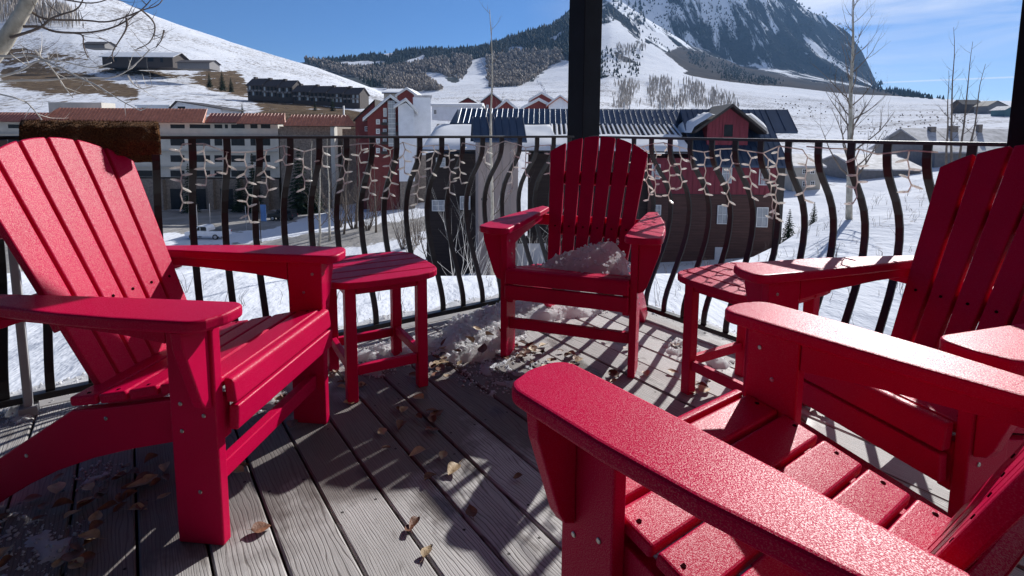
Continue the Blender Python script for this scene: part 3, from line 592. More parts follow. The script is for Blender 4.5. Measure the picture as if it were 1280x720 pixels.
# ---------------- dark red house with the blue metal roof
def seams(par, mat, pa, pb, qa, qb, n, r=.035):
    """ribs from the eave line pa-pb up to the ridge line qa-qb"""
    sm = MB()
    for i in range(n+1):
        f = i/n; sm.tube([pa.lerp(pb, f), qa.lerp(qb, f)], r, 4)
    return sm.build('seam', mat, par)
def lodge():
    Y = 43; F = Facade(860, 330, Y, R(-3)); t = thing('timber_lodge', 'dark red and brown timber house with a blue metal roof, snow and a gabled dormer', 'house', F.loc(), F.yaw)
    g = lambda u, v: F.at(u, v)
    xl, xr = g(812, 203)[0], g(973, 203)[0]; zb = g(860, 345)[1]; ze = g(900, 203)[1]; zm = g(900, 243)[1]; zr = F.at(900, 137.5, -4.6)[1]
    # lower brown wall, upper red wall
    mb = MB(); mb.box((xl, .06, zb), (xr, 9, zm)); mb.build('brown_wall', M['brownsiding'], t)
    sid = MB(); nb_ = int((zm-zb)/.22)
    for i in range(nb_): z = zb+(zm-zb)*(i+.5)/nb_; sid.box((xl, .02, z-.012), (xr+.012, .062, z+.012)); 
    sid.build('siding_boards', M['brownsiding'], t)
    mb = MB(); mb.box((xl, 0, zm), (xr, 9, ze+.3)); mb.build('red_wall', M['barn'], t)
    bt = MB(); nb_ = int((xr-xl)/.42)
    for i in range(nb_+1): x = xl+(xr-xl)*i/nb_; bt.box((x-.03, -.03, zm), (x+.03, .003, ze+.2))
    bt.build('battens', M['barn'], t)
    fbox(F, t, 'belt_board', M['trim'], 812, 242, 973.4, 245, -.06, .06); fbox(F, t, 'corner_board', M['trim'], 971.6, 205, 973.6, 336, -.05, .1)
    # main roof: front slope down to the eave
    x0, x1 = g(866, 203)[0], g(982, 203)[0]; yr = 4.6
    def slab(name, mat, xa, xb, ya, za, yb, zb_, th=.16):
        m_ = MB(); m_.prism([(ya, za), (yb, zb_), (yb, zb_+th), (ya, za+th)], xa, xb, lambda a, b, h: Vector((h, a, b))); return fixn(m_.build(name, mat, t))
    rf = slab('roof', M['bluemetal'], x0, x1, -.7, ze-.35, yr, zr-.1)
    seams(rf, M['bluemetal'], Vector((x0, -.7, ze-.17)), Vector((x1, -.7, ze-.17)), Vector((x0, yr, zr+.08)), Vector((x1, yr, zr+.08)), 15)
    xo = F.at(994, 150, -3)[0]; fz = lambda y: ze-.35+(zr-.1-ze+.35)*(y+.7)/(yr+.7)
    rf2 = slab('roof', M['bluemetal'], x1+.01, xo, 2.4, fz(2.4), yr, zr-.1); seams(rf2, M['bluemetal'], Vector((x1, 2.4, fz(2.4)+.18)), Vector((xo, 2.4, fz(2.4)+.18)), Vector((x1, yr, zr+.08)), Vector((xo, yr, zr+.08)), 2)
    slab('roof', M['bluemetal'], x0, xo, yr+.01, zr-.1, 10, ze)
    # long left wing: a high blue band and a snow-covered lower roof
    zt = F.at(640, 138, -8)[1]; xa = F.at(577, 138, -8)[0]; xb = F.at(866, 138, -8)[0]; zband = F.at(700, 157, -5.5)[1]
    wing = slab('roof', M['bluemetal'], xa, xb, 5.5, zband, 8, zt); seams(wing, M['bluemetal'], Vector((xa, 5.5, zband+.18)), Vector((xb, 5.5, zband+.18)), Vector((xa, 8, zt+.18)), Vector((xb, 8, zt+.18)), 44, .03)
    slab('roof', M['bluemetal'], xa, xb, 8.01, zt, 13, zband-1)
    # lower roof, snow cover with bare ribs showing at its top right
    zl = F.at(700, 190, 1.2)[1]; xla = F.at(527, 191, 1.2)[0]; xlb = F.at(866, 191, 1.2)[0]
    slab('lower_roof', M['trim'], xla, xlb, -1.2, zl, 5.5, zband-.05, .14)
    def sn(y): return zl+(zband-.05-zl)*(y+1.2)/6.7+.15
    V = []; nx, ny = 60, 12
    for i in range(nx+1):
        for j in range(ny+1):
            x = xla+(xlb-xla)*i/nx; top_ = 5.3 if x < F.at(690, 170, -3)[0] else 2.4+.6*mnoise.noise(Vector((x*.4, 1, 0)))
            y = -1.25+(top_+1.25)*j/ny; e = min(1, j/1.2, (ny-j)/1.5, i/1.5, (nx-i)/1.5)
            V.append((x, y, sn(y)+(.30+.10*mnoise.noise(Vector((x*.5, y*.6, 2))))*e-.02))
    m_ = MB(); m_.add(V, [(i*(ny+1)+j, (i+1)*(ny+1)+j, (i+1)*(ny+1)+j+1, i*(ny+1)+j+1) for i in range(nx) for j in range(ny)]); m_.build('roof_snow', M['roofsnow'], t, smooth=True)
    rb = MB(); xs = F.at(690, 170, -3)[0]; n = 26
    rg = random.Random(4)
    for i in range(n+1): x = xs+(xlb-xs)*i/n; rb.tube([(x, 2.3+rg.uniform(-.2, .3), sn(2.3)+.05), (x, 5.4, sn(5.4)+.05)], .09, 5)
    rb.build('snow_ribs', M['roofsnow'], t)
    # gable end of the upper wing on the left
    xg = F.at(561, 161, -5.5)[0]
    m_ = MB(); m_.prism([(xg, zband), (xa, zband), (xa, zt)], 5.5, 13, lambda a, b, h: Vector((a, h, b))); fixn(m_.build('hip_end', M['bluemetal'], t))
    # walls under the lower roof
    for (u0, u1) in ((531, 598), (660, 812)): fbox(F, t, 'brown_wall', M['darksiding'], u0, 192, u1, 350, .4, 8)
    for i, (u0, u1, v0, v1) in enumerate(((545, 557, 197, 209), (575, 588, 245, 262), (540, 556, 250, 264), (815, 825, 205, 224), (816, 826, 256, 269))): window(F, t, u0, v0, u1, v1, frame='whitetrim', glass='paleglass', fw=.06)
    for u0, u1, v0, v1 in ((903, 914, 204.5, 229), (949, 961, 211, 231.5), (897, 909, 256.5, 280), (946, 959, 259, 284)): window(F, t, u0, v0, u1, v1, frame='whitetrim', glass='paleglass', fw=.06)
    fbox(F, t, 'basement_door', M['garage'], 894, 309, 904, 330, -.02, .1)
    # dormer
    D = Facade(911, 203, Y+1.1, F.yaw); off = 1.1
    q = lambda u, v: F.at(u, v, -off)
    a0, a1 = q(884, 170)[0], q(935, 170)[0]; zd0 = q(911, 178)[1]-.9; zs = q(884, 153)[1]; xp, zp = q(912, 133.5)
    m_ = MB(); m_.prism([(a0, zd0), (a1, zd0), (a1, zs), (xp, zp-.1), (a0, zs)], off, off+4.5, lambda a, b, h: Vector((a, h, b))); fixn(m_.build('dormer_wall', M['barn'], t))
    bt = MB(); 
    for i in range(12): x = a0+(a1-a0)*(i+.5)/12; zt2 = zs+(zp-zs)*(1-abs(x-xp)/((a1-a0)/2)); bt.box((x-.022, off-.025, zd0), (x+.022, off+.003, zt2-.15))
    bt.build('battens', M['barn'], t)
    for s, xe in ((-1, a0), (1, a1)):
        sl = (zp-zs)/abs(xp-xe); ov = 1.15; xo_ = xe+s*ov; zo = zs-sl*ov
        m_ = MB(); m_.prism([(xp, zp), (xo_, zo), (xo_, zo+.22), (xp, zp+.22)], off-.75, off+4.5, lambda a, b, h: Vector((a, h, b))); fixn(m_.build('dormer_roof', M['trim'], t))
        V = []; nx, ny = 10, 16
        for i in range(nx+1):
            for j in range(ny+1):
                f = i/nx; x = xp+(xo_+s*.25-xp)*(.42+.58*f); y = off-.6+5*j/ny; e = min(1, (nx-i)/2+.25, i/2, j/1.2+.3)
                zz_ = zp+.24+(zo-zp)*(.42+.58*f)+(.42+.14*mnoise.noise(Vector((x*1.3, y*1.1, s))))*e-(.3 if i == nx else 0)
                V.append((x, y+(-.15*mnoise.noise(Vector((x*2, 0, 3))) if j == 0 else 0), zz_))
        m_ = MB(); m_.add(V, [(i*(ny+1)+j, (i+1)*(ny+1)+j, (i+1)*(ny+1)+j+1, i*(ny+1)+j+1) for i in range(nx) for j in range(ny)]+[(i*(ny+1), i*(ny+1), i*(ny+1))[:0] or (i*(ny+1), (i+1)*(ny+1), (i+1)*(ny+1)+1, i*(ny+1)+1) for i in range(0)]); m_.build('dormer_snow', M['roofsnow'], t, smooth=True)
    wa, wb = q(903.5, 154), q(917, 172.5); m_ = MB(); x0_, x1_ = wa[0], wb[0]; z0_, z1_ = wb[1], wa[1]
    for bx in (((x0_, z0_), (x1_, z0_+.1)), ((x0_, z1_-.1), (x1_, z1_)), ((x0_, z0_+.1), (x0_+.1, z1_-.1)), ((x1_-.1, z0_+.1), (x1_, z1_-.1))): m_.box((bx[0][0], off-.06, bx[0][1]), (bx[1][0], off+.02, bx[1][1]))
    w = m_.build('window', M['barn'], t); m_ = MB(); m_.box((x0_+.09, off-.03, z0_+.09), (x1_-.09, off+.02, z1_-.09)); m_.build('pane', M['glass'], w)
    # vent stubs standing on the ridge
    for u in (780, 787, 825, 831, 843):
        x = F.at(u, 137, -8)[0]; m_ = MB(); m_.tube([(x, 8, zt+.1), (x, 8, zt+.55+.25*(u % 3 == 0))], .05, 6); m_.build('vent_pipe', M['whitetrim'], t)
    return t
lodge()
def tower():
    F = Facade(628, 345, 38, R(8)); t = thing('wrapped_tower', 'pale taupe tower with a small blue gabled roof beside the snowy lower roof', 'tower', F.loc(), F.yaw)
    x0, zb = F.at(598, 350); x1, zt = F.at(648, 172); d = 2.6
    mb = MB(); mb.box((x0, 0, zb), (x1, d, zt)); mb.build('wall', M['taupe'], t)
    st = MB()
    for i in range(1, 5): x = x0+(x1-x0)*i/5; st.box((x-.012, -.012, zb), (x+.012, .004, zt))
    st.build('wrap_seams', M['greysiding'], t)
    mb = MB(); mb.prism([(0, zt), (d, zt), (d/2, zt+1.25)], x0, x1, lambda a, b, h: Vector((h, a, b))); fixn(mb.build('gable_wall', M['taupe'], t))
    for a, b in ((-.35, d/2), (d+.35, d/2)):
        za = zt-.34; zp = zt+1.30; mb = MB(); mb.prism([(a, za), (b, zp), (b, zp+.13), (a, za+.13)], x0-.35, x1+.55, lambda p, q, h: Vector((h, p, q))); r_ = fixn(mb.build('roof', M['bluemetal'], t))
        seams(r_, M['bluemetal'], Vector((x0-.3, a, za+.15)), Vector((x1+.5, a, za+.15)), Vector((x0-.3, b, zp+.15)), Vector((x1+.5, b, zp+.15)), 7, .03)
    mb = MB(); mb.box((x1-.02, .5, zt-.9), (x1+.25, .9, zt+.1)); mb.build('wall_lamp', M['darkroof'], t)
    # the printed diamond mark and faded lettering of the wrap
    cx, cz = F.at(605.5, 249); r = .20; mb = MB()
    for a, b in (((-1, 0), (0, 1.35)), ((0, 1.35), (1, 0)), ((1, 0), (0, -1.35)), ((0, -1.35), (-1, 0))):
        mb.tube([(cx+a[0]*r, -.012, cz+a[1]*r), (cx+b[0]*r, -.012, cz+b[1]*r)], .035, 4)
    mb.build('diamond_mark', M['ink'], t)
    return t
tower()
# white garage door and dark timber shed front behind the shrubs
Fs = Facade(660, 345, 40, R(6)); t = thing('garage', 'low garage with a pale sectional door behind the middle chair', 'garage', Fs.loc(), Fs.yaw)
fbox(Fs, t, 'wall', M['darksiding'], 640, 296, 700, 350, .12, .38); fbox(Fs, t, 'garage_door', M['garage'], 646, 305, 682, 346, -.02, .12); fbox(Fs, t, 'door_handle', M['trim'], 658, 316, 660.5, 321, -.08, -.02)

# ---------------- red and white apartment house in the village
def village_block():
    Y = 92; F = Facade(490, 262, Y, R(10)); t = thing('apartment_house', 'tall red and white gabled apartment house beyond the hotel', 'apartment house', F.loc(), F.yaw)
    x0, zb = F.at(462, 270); xm, _ = F.at(500, 262); _, ze = F.at(462, 147); xp, zp = F.at(488, 122)
    mb = MB(); mb.prism([(x0, zb), (xm, zb), (xm, F.at(500, 131)[1]), (xp, zp-.2), (x0, ze)], 0, 12, lambda a, b, h: Vector((a, h, b))); fixn(mb.build('red_wall', M['redhouse'], t))
    def roofs(xa, za, xq, zq, xc, zc, y0, y1, par):
        for (e, z) in ((xa, za), (xc, zc)):
            s = 1 if e > xq else -1; sl = (zq-z)/abs(e-xq); eo = e+s*.7; zo = z-sl*.7
            m_ = MB(); m_.prism([(xq, zq), (eo, zo), (eo, zo+.25), (xq, zq+.25)], y0-.8, y1, lambda a, b, h: Vector((a, h, b))); fixn(m_.build('roof', M['whitetrim'], par))
            m_ = MB(); m_.prism([(xq, zq+.26), (eo, zo+.26), (eo, zo+.55), (xq, zq+.55)], y0-.5, y1, lambda a, b, h: Vector((a, h, b))); fixn(m_.build('roof_snow', M['roofsnow'], par))
    roofs(x0, ze, xp, zp, F.at(500, 131)[0], F.at(500, 131)[1], 0, 12, t)
    xw1, _ = F.at(519, 262); ax, az = F.at(507.5, 127); _, zw = F.at(519, 137)
    mb = MB(); zw0 = F.at(500, 226)[1]; mb.prism([(xm+.02, zw0), (xw1, zw0), (xw1, zw), (ax, az-.2), (xm+.02, F.at(500, 133)[1])], -1.2, 11, lambda a, b, h: Vector((a, h, b))); fixn(mb.build('white_wall', M['white'], t))
    roofs(xm, F.at(500, 133)[1], ax, az, xw1, zw, -1.2, 11, t)
    fbox(F, t, 'stone_base', M['stone'], 500.2, 226.2, 519, 270, -1.1, 11)
    # glazed stair bay
    fbox(F, t, 'glazed_bay', M['paleglass'], 485.5, 126, 494.5, 183, -.7, .1)
    for i in range(9): fbox(F, t, 'bay_bar', M['whitetrim'], 485.3, 129+i*6.2, 494.7, 129.7+i*6.2, -.82, -.68)
    for u in (485.2, 489.7, 494): fbox(F, t, 'bay_post', M['whitetrim'], u, 126, u+.8, 183, -.86, -.69)
    for v in (149, 161, 173, 185): 
        window(F, t, 470, v, 475, v+6.5, frame='whitetrim', fw=.2); window(F, t, 478.5, v, 483.5, v+6.5, frame='whitetrim', fw=.2)
        fbox(F, t, 'balcony', M['trim'], 477, v+4, 485, v+7.5, -1.1, -.1); fbox(F, t, 'balcony', M['trim'], 495, v+4, 500, v+7.5, -1.1, -.1)
    window(F, t, 479, 135, 483.5, 146, frame='whitetrim', fw=.2)
    Fw = Facade(490, 262, Y-1.25, F.yaw)
    for v in (137.5, 150, 163, 176): window(F, t, 512.5, v, 515.5, v+5)
    mb = MB(); a, _ = F.at(518, 262); b, _ = F.at(541, 262); mb.box((a, 6, zb), (b, 14, F.at(530, 119)[1])); mb.build('white_tower', M['white'], t)
    fbox(F, t, 'tower_base', M['stone'], 517.6, 196, 541.4, 270, 5.85, 5.99)
    fbox(F, t, 'tower_cap', M['greyroof'], 517.3, 116, 541.5, 119, 5.8, 14.2)
    return t
village_block()
gable('steep_roofed_house', 'steep dark red gabled house left of the red and white apartment house', 'house', 96, 447, 470, 262, 150, 126, 10, 'redhouse', 'trim', snow=0, over=.3, peak_u=469, wins=[(456, 158, 461, 164)])
# small red houses of the village and their snowy roofs
gable('village_house', 'snow roofed red house above the white tower block', 'house', 150, 497, 520, 136, 120, 112, 16, 'redhouse', 'whitetrim', snow=1, wins=[(506, 123, 509, 127)])
gable('village_house', 'snow roofed pale house, highest of the village roofs at the hill foot', 'house', 170, 480, 508, 134, 117, 111, 16, 'beige', 'trim', mode='side', snow=1, wins=[(486, 121, 490, 125)])
gable('village_house', 'small red gabled house in the middle of the snowy village', 'house', 170, 574, 596, 138, 129, 123, 12, 'redhouse', 'trim', snow=0)
gable('village_house', 'red house with deep roof snow behind the thin aspen trunk', 'house', 150, 603, 626, 142, 127, 118, 14, 'redhouse', 'trim', snow=1, wins=[(608, 131, 611, 136)])
gable('village_house', 'dark gabled house with white eaves above the blue roof', 'house', 120, 621, 645, 148, 137, 127, 12, 'redhouse', 'whitetrim', snow=1)
gable('village_house', 'wide red gabled house beside the corner post', 'house', 120, 654, 693, 150, 136, 126, 12, 'redhouse', 'whitetrim', snow=1)
gable('village_house', 'red house at the back with a snowy ridge, behind the wide gable', 'house', 150, 664, 690, 140, 125, 117.5, 12, 'redhouse', 'whitetrim', snow=1)
gable('village_house', 'white walled house with a red roof edge, touching the corner post', 'house', 118, 686, 714, 152, 132, 122, 12, 'white', 'redroof', snow=1)
gable('village_house', 'long snow covered flat roofed building behind the white tower', 'house', 130, 540, 600, 150, 133, 130, 14, 'white', 'whitetrim', mode='side', snow=1, wins=[(542, 137, 546, 143)])
# dark condominiums on the left hillside
def condo(label, u0, u1, vb, ve, vp, Y, n, seed):
    F = Facade((u0+u1)/2, vb, Y, R(-12)); t = thing('hillside_condo', label, 'condominium', F.loc(), F.yaw, 'dark condominiums on the left hillside'); r = random.Random(seed)
    w = (u1-u0)/n
    for k in range(n):
        a, b = u0+k*w, u0+(k+1)*w-.4; dv = k*(.5+2.2/n)
        xa, z0 = F.at(a, vb+dv+5); xb, z1 = F.at(b, ve+dv); _, z2 = F.at(a, vp+dv); d = 10
        mb = MB(); mb.prism([(0, z0), (d, z0), (d, z1), (d*.5, z2-.05), (0, z1)], xa, xb, lambda p, q, h: Vector((h, p, q))); fixn(mb.build('wall', M['condo'], t))
        mb = MB(); mb.prism([(-1, z1-.6), (d/2, z2), (d+1, z1-.6), (d+1, z1-.2), (d/2, z2+.4), (-1, z1-.2)], xa-.4, xb+.4, lambda p, q, h: Vector((h, p, q))); fixn(mb.build('roof', M['darkroof'], t))
        m_ = MB(); m_.box((xa+1, d*.4, z2-.6), (xa+2.4, d*.6, z2+1.2)); m_.build('chimney', M['condo'], t)
        nw = max(2, int(w/4.2))
        for i in range(nw):
            ua = a+(b-a)*(i+.2)/nw; ub = a+(b-a)*(i+.72)/nw
            for f0, f1 in ((.08, .40), (.55, .88)):
                va = ve+dv+(vb-ve)*f0; v2 = ve+dv+(vb-ve)*f1; window(F, t, ua, va, ub, v2, glass='paleglass' if r.random() < .35 else 'glass')
            fbox(F, t, 'balcony', M['greysiding'], ua-.3, ve+dv+(vb-ve)*.42, ub+.3, ve+dv+(vb-ve)*.56, -1.2, -.1)
condo('brown cedar condominium with a stepped roof, upper left of the hillside pair', 310, 366, 121, 106, 98, 300, 3, 1)
condo('long brown cedar condominium, lower right of the hillside pair', 367, 450, 127, 114, 106.5, 290, 4, 2)
gable('hillside_lodge', 'low dark modern house dug into the snowy left hillside', 'house', 420, 128, 216, 79, 71, 64, 20, 'condo', 'darkroof', mode='side', snow=1, over=1.5, wins=[(140, 72, 146, 77), (184, 71, 192, 77), (200, 70, 204, 78)], frame=None, hb=3)
gable('hillside_lodge', 'grey retaining wall house right of the low dark modern house', 'house', 400, 222, 262, 86, 78, 74, 14, 'greysiding', 'darkroof', mode='side', snow=0, over=1)
gable('hillside_lodge', 'small grey cabin high on the left hillside track', 'house', 440, 104, 131, 60, 55, 51, 12, 'greysiding', 'darkroof', mode='side', snow=0, over=1)
gable('modern_house', 'white modern house with a broken gable roof behind the hotel', 'house', 190, 172, 212, 142, 133, 129, 14, 'white', 'whitetrim', mode='side', snow=1, wins=[(176, 134, 184, 139)])
gable('modern_house', 'grey modern house with dark roof edges behind the hotel', 'house', 185, 214, 276, 142, 136, 127, 14, 'white', 'trim', snow=0, over=1.2, peak_u=222, wins=[(222, 133, 232, 140), (246, 136, 256, 141)], frame=None)
# right-hand side
gable('chalet', 'beige chalet with a grey roof and four small windows, right of the dark red house', 'house', 82, 989, 1024, 250, 208, 196, 9, 'beige', 'greyroof', mode='side', snow=0, over=.5, wins=[(1003, 211, 1008, 217.5), (1013, 211, 1018, 217.5), (1003, 226, 1008, 233), (1013, 226, 1018, 233)], hb=2)
gable('long_house', 'long low house with a snow dusted roof and chimneys at the right', 'house', 95, 1168, 1300, 205, 189, 162, 16, 'greysiding', 'greyroof', mode='side', snow=0, over=.8, chimneys=[(1203, 7, 158), (1232, 8, 157), (1266, 5, 155)], hb=3)
gable('long_house', 'grey roofed house sunk behind the snow crest, left of the long house', 'house', 90, 1076, 1150, 226, 212, 197, 14, 'greysiding', 'greyroof', mode='side', snow=0, over=.6, chimneys=[(1092, 6, 192)], hb=3)
gable('long_house', 'dark house with a snowy roof edge beyond the tall aspen', 'house', 120, 1030, 1090, 212, 203, 197, 14, 'condo', 'darkroof', mode='side', snow=1, over=.6, hb=3)
gable('ridge_house', 'dark house on the skyline ridge, leftmost of the ridge houses', 'house', 620, 1203, 1228, 137, 130, 124.5, 16, 'condo', 'darkroof', mode='side', snow=0, over=1.2, hb=5)
gable('ridge_house', 'grey gabled house on the skyline ridge between the dark and the teal house', 'house', 560, 1234, 1258, 139, 132, 126, 16, 'greysiding', 'darkroof', snow=0, over=1.2, hb=5)
gable('ridge_house', 'small teal house on the ridge beside the right post', 'house', 480, 1256, 1274, 142, 137, 132.5, 14, 'teal', 'greyroof', snow=0, over=1, hb=5)
# ================================================================ THE DECK
RY = R(35.083); CN = Vector((0.404, 3.195, 0))
DR = Vector((math.sin(RY), -math.cos(RY), 0)); DL = Vector((-math.cos(RY), -math.sin(RY), 0))   # along the two railings, away from their corner
ND = -DL                                                                                     # across the planks
def DK(a, n, z=0): return CN+DR*a+ND*n+Vector((0, 0, z))        # a: along the planks from the left railing; n: across them from the right railing
def planks():
    V = []; Fc = []; A = []
    def board(a0, a1, n0, n1, seed, swap=False):
        r = random.Random(seed); b0 = len(V); z1 = r.uniform(-.0015, .0015); th = .035; sd = r.random()
        ch = .004
        prof = [(n0, -th), (n1, -th), (n1, z1-ch), (n1-ch, z1), (n0+ch, z1), (n0, z1-ch)]
        k = 10; L = [a0+(a1-a0)*i/k for i in range(k+1)]; off = r.uniform(0, 50)
        for a in L:
            for n, z in prof:
                V.append(tuple(DK(a, n, z) if not swap else DK(n, -a, z))); A.append((a+off, n-n0, seed))
        q = len(prof)
        for i in range(k):
            for j in range(q): Fc.append((b0+i*q+j, b0+i*q+(j+1) % q, b0+(i+1)*q+(j+1) % q, b0+(i+1)*q+j))
        Fc.append(tuple(b0+j for j in range(q))[::-1]); Fc.append(tuple(b0+k*q+j for j in range(q)))
    for i in range(-34, 2):
        n0 = -.0485+i*.1335 - .0145; n1 = n0+.1275
        if n0 > .05: continue
        board(-.005, 4.6, n0, min(n1, .098), i+60)
    me = bpy.data.meshes.new('deck'); me.from_pydata(V, [], Fc); me.materials.append(M['deck'])
    at = me.attributes.new('bc', 'FLOAT_VECTOR', 'POINT'); at.data.foreach_set('vector', [x for q in A for x in q])
    o = bpy.data.objects.new('deck', me); COL.objects.link(o); fixn(o); tag(o, 'weathered grey plank deck floor under the red chairs', 'deck', kind='structure'); return o
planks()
# the edge boards and the dark joists under the gaps
mb = MB(); mb.prism([(0, 0), (1, 0), (1, 1), (0, 1)], -.30, -.04, lambda a, b, h: DK(-.14+a*4.8, .10-b*4.8, h)); 
tag(mb.build('deck_framing', M['darkwood']), 'dark framing under the deck planks', 'deck framing', kind='structure')
def left_edge():
    V = []; Fc = []; A = []
    for k, (a0, a1, s) in enumerate(((-.14, -.012, 91),)):
        n = 14
        for i in range(n+1):
            x = .098-(4.7)*i/n
            for (a, z) in ((a0, -.035), (a1, -.035), (a1, -.004), (a1-.004, 0), (a0+.004, 0), (a0, -.004)):
                V.append(tuple(DK(a, x, z))); A.append((x+9, a-a0, s))
        for i in range(n):
            for j in range(6): Fc.append((i*6+j, i*6+(j+1) % 6, (i+1)*6+(j+1) % 6, (i+1)*6+j))
    me = bpy.data.meshes.new('deck_border'); me.from_pydata(V, [], Fc); me.materials.append(M['deck'])
    at = me.attributes.new('bc', 'FLOAT_VECTOR', 'POINT'); at.data.foreach_set('vector', [x for q in A for x in q])
    o = bpy.data.objects.new('deck_border', me); COL.objects.link(o); fixn(o); tag(o, 'grey border plank along the left railing', 'deck', kind='structure')
left_edge()

# ================================================================ RAILINGS
RZ, BZ, SP = .9275, .056, .1168
PROF = [(0, 0), (.05, 0), (.09, .008), (.13, .026), (.18, .062), (.24, .108), (.30, .142), (.36, .162), (.42, .170), (.5, .166), (.58, .150), (.66, .122), (.74, .086), (.82, .048), (.88, .022), (.93, .006), (.97, 0), (1, 0)]
def railing(name, d, nrm, t0, ts, t1, label):
    base = CN+d*.5; t = thing(name, label, 'railing', base)
    W_ = lambda tt, o, z: CN+d*tt+nrm*o+Vector((0, 0, z))-base
    mb = MB(); mb.prism([(-.024, RZ-.012), (.024, RZ-.012), (.024, RZ-.003), (.020, RZ), (-.020, RZ), (-.024, RZ-.003)], t0, t1, lambda o, z, h: W_(h, o, z)); fixn(mb.build('top_rail', M['railtop'], t))
    mb = MB(); mb.prism([(-.016, BZ-.022), (.016, BZ-.022), (.016, BZ), (-.016, BZ)], t0, t1, lambda o, z, h: W_(h, o, z)); fixn(mb.build('bottom_rail', M['iron'], t))
    for tt in ts:
        mb = MB(); vs_ = []; zt = RZ-.012; hh = zt-BZ
        for i, (f, o) in enumerate(PROF):
            f0, o0 = PROF[max(0, i-1)]; f1, o1 = PROF[min(len(PROF)-1, i+1)]
            tv = Vector((o1-o0, -(f1-f0)*hh)).normalized(); nx, nz_ = -tv.y, tv.x
            for (sx, sn) in ((-1, -1), (1, -1), (1, 1), (-1, 1)):
                vs_.append(W_(tt+sx*.0128, o+nx*sn*.0042, zt-f*hh+nz_*sn*.0042))
        k = len(PROF); fs = [(i*4+j, i*4+(j+1) % 4, (i+1)*4+(j+1) % 4, (i+1)*4+j) for i in range(k-1) for j in range(4)]
        mb.add(vs_, fs); b = mb.build('baluster', M['iron'], t); fixn(b)
    return t
NL, NR = Vector((-math.sin(RY), math.cos(RY), 0)), ND
lt = [SP*(i+1.81) for i in range(-1, 24)]; rt = [SP*(i+4.42) for i in range(-3, 20)]
railing('balcony_railing', DL, NL, .08, lt, 2.86, 'black iron railing with bowed balusters behind the left chair and left table')
railing('balcony_railing', DR, NR, .08, rt, 2.6, 'black iron railing with bowed balusters in front of the dark red house')
# posts
def post(o2d, half, z0, z1, name, mat, label, cat, rot):
    base = Vector((o2d.x, o2d.y, 0)); t = thing(name, label, cat, base, rot); mb = MB()
    mb.box((-half, -half, z0), (half, half, z1)); mb.build('shaft', mat, t, bevel=.004)
    mb = MB(); mb.box((-half-.012, -half-.012, z0), (half+.012, half+.012, z0+.03)); mb.build('base_plate', mat, t)
    return t
pA = RY-R(90)
post(CN+Vector((.030, .185, 0)), .070, -1.6, 2.42, 'porch_post', M['post'], 'square black porch post rising from the corner of the railings behind the middle chair', 'post', pA)
post(CN+DR*1.963+NR*.0, .0665, 0, 2.42, 'porch_post', M['post'], 'square black porch post at the right edge of the view, on the right railing', 'post', pA)
post(CN+DL*((CN.x-ray(4, 165).x*CN.y)/(ray(4, 165).x*DL.y-DL.x))-NL*.03, .012, 0, RZ-.012, 'railing_post', M['greypost'], 'slim light grey railing post at the far left, behind the left chair', 'post', pA)

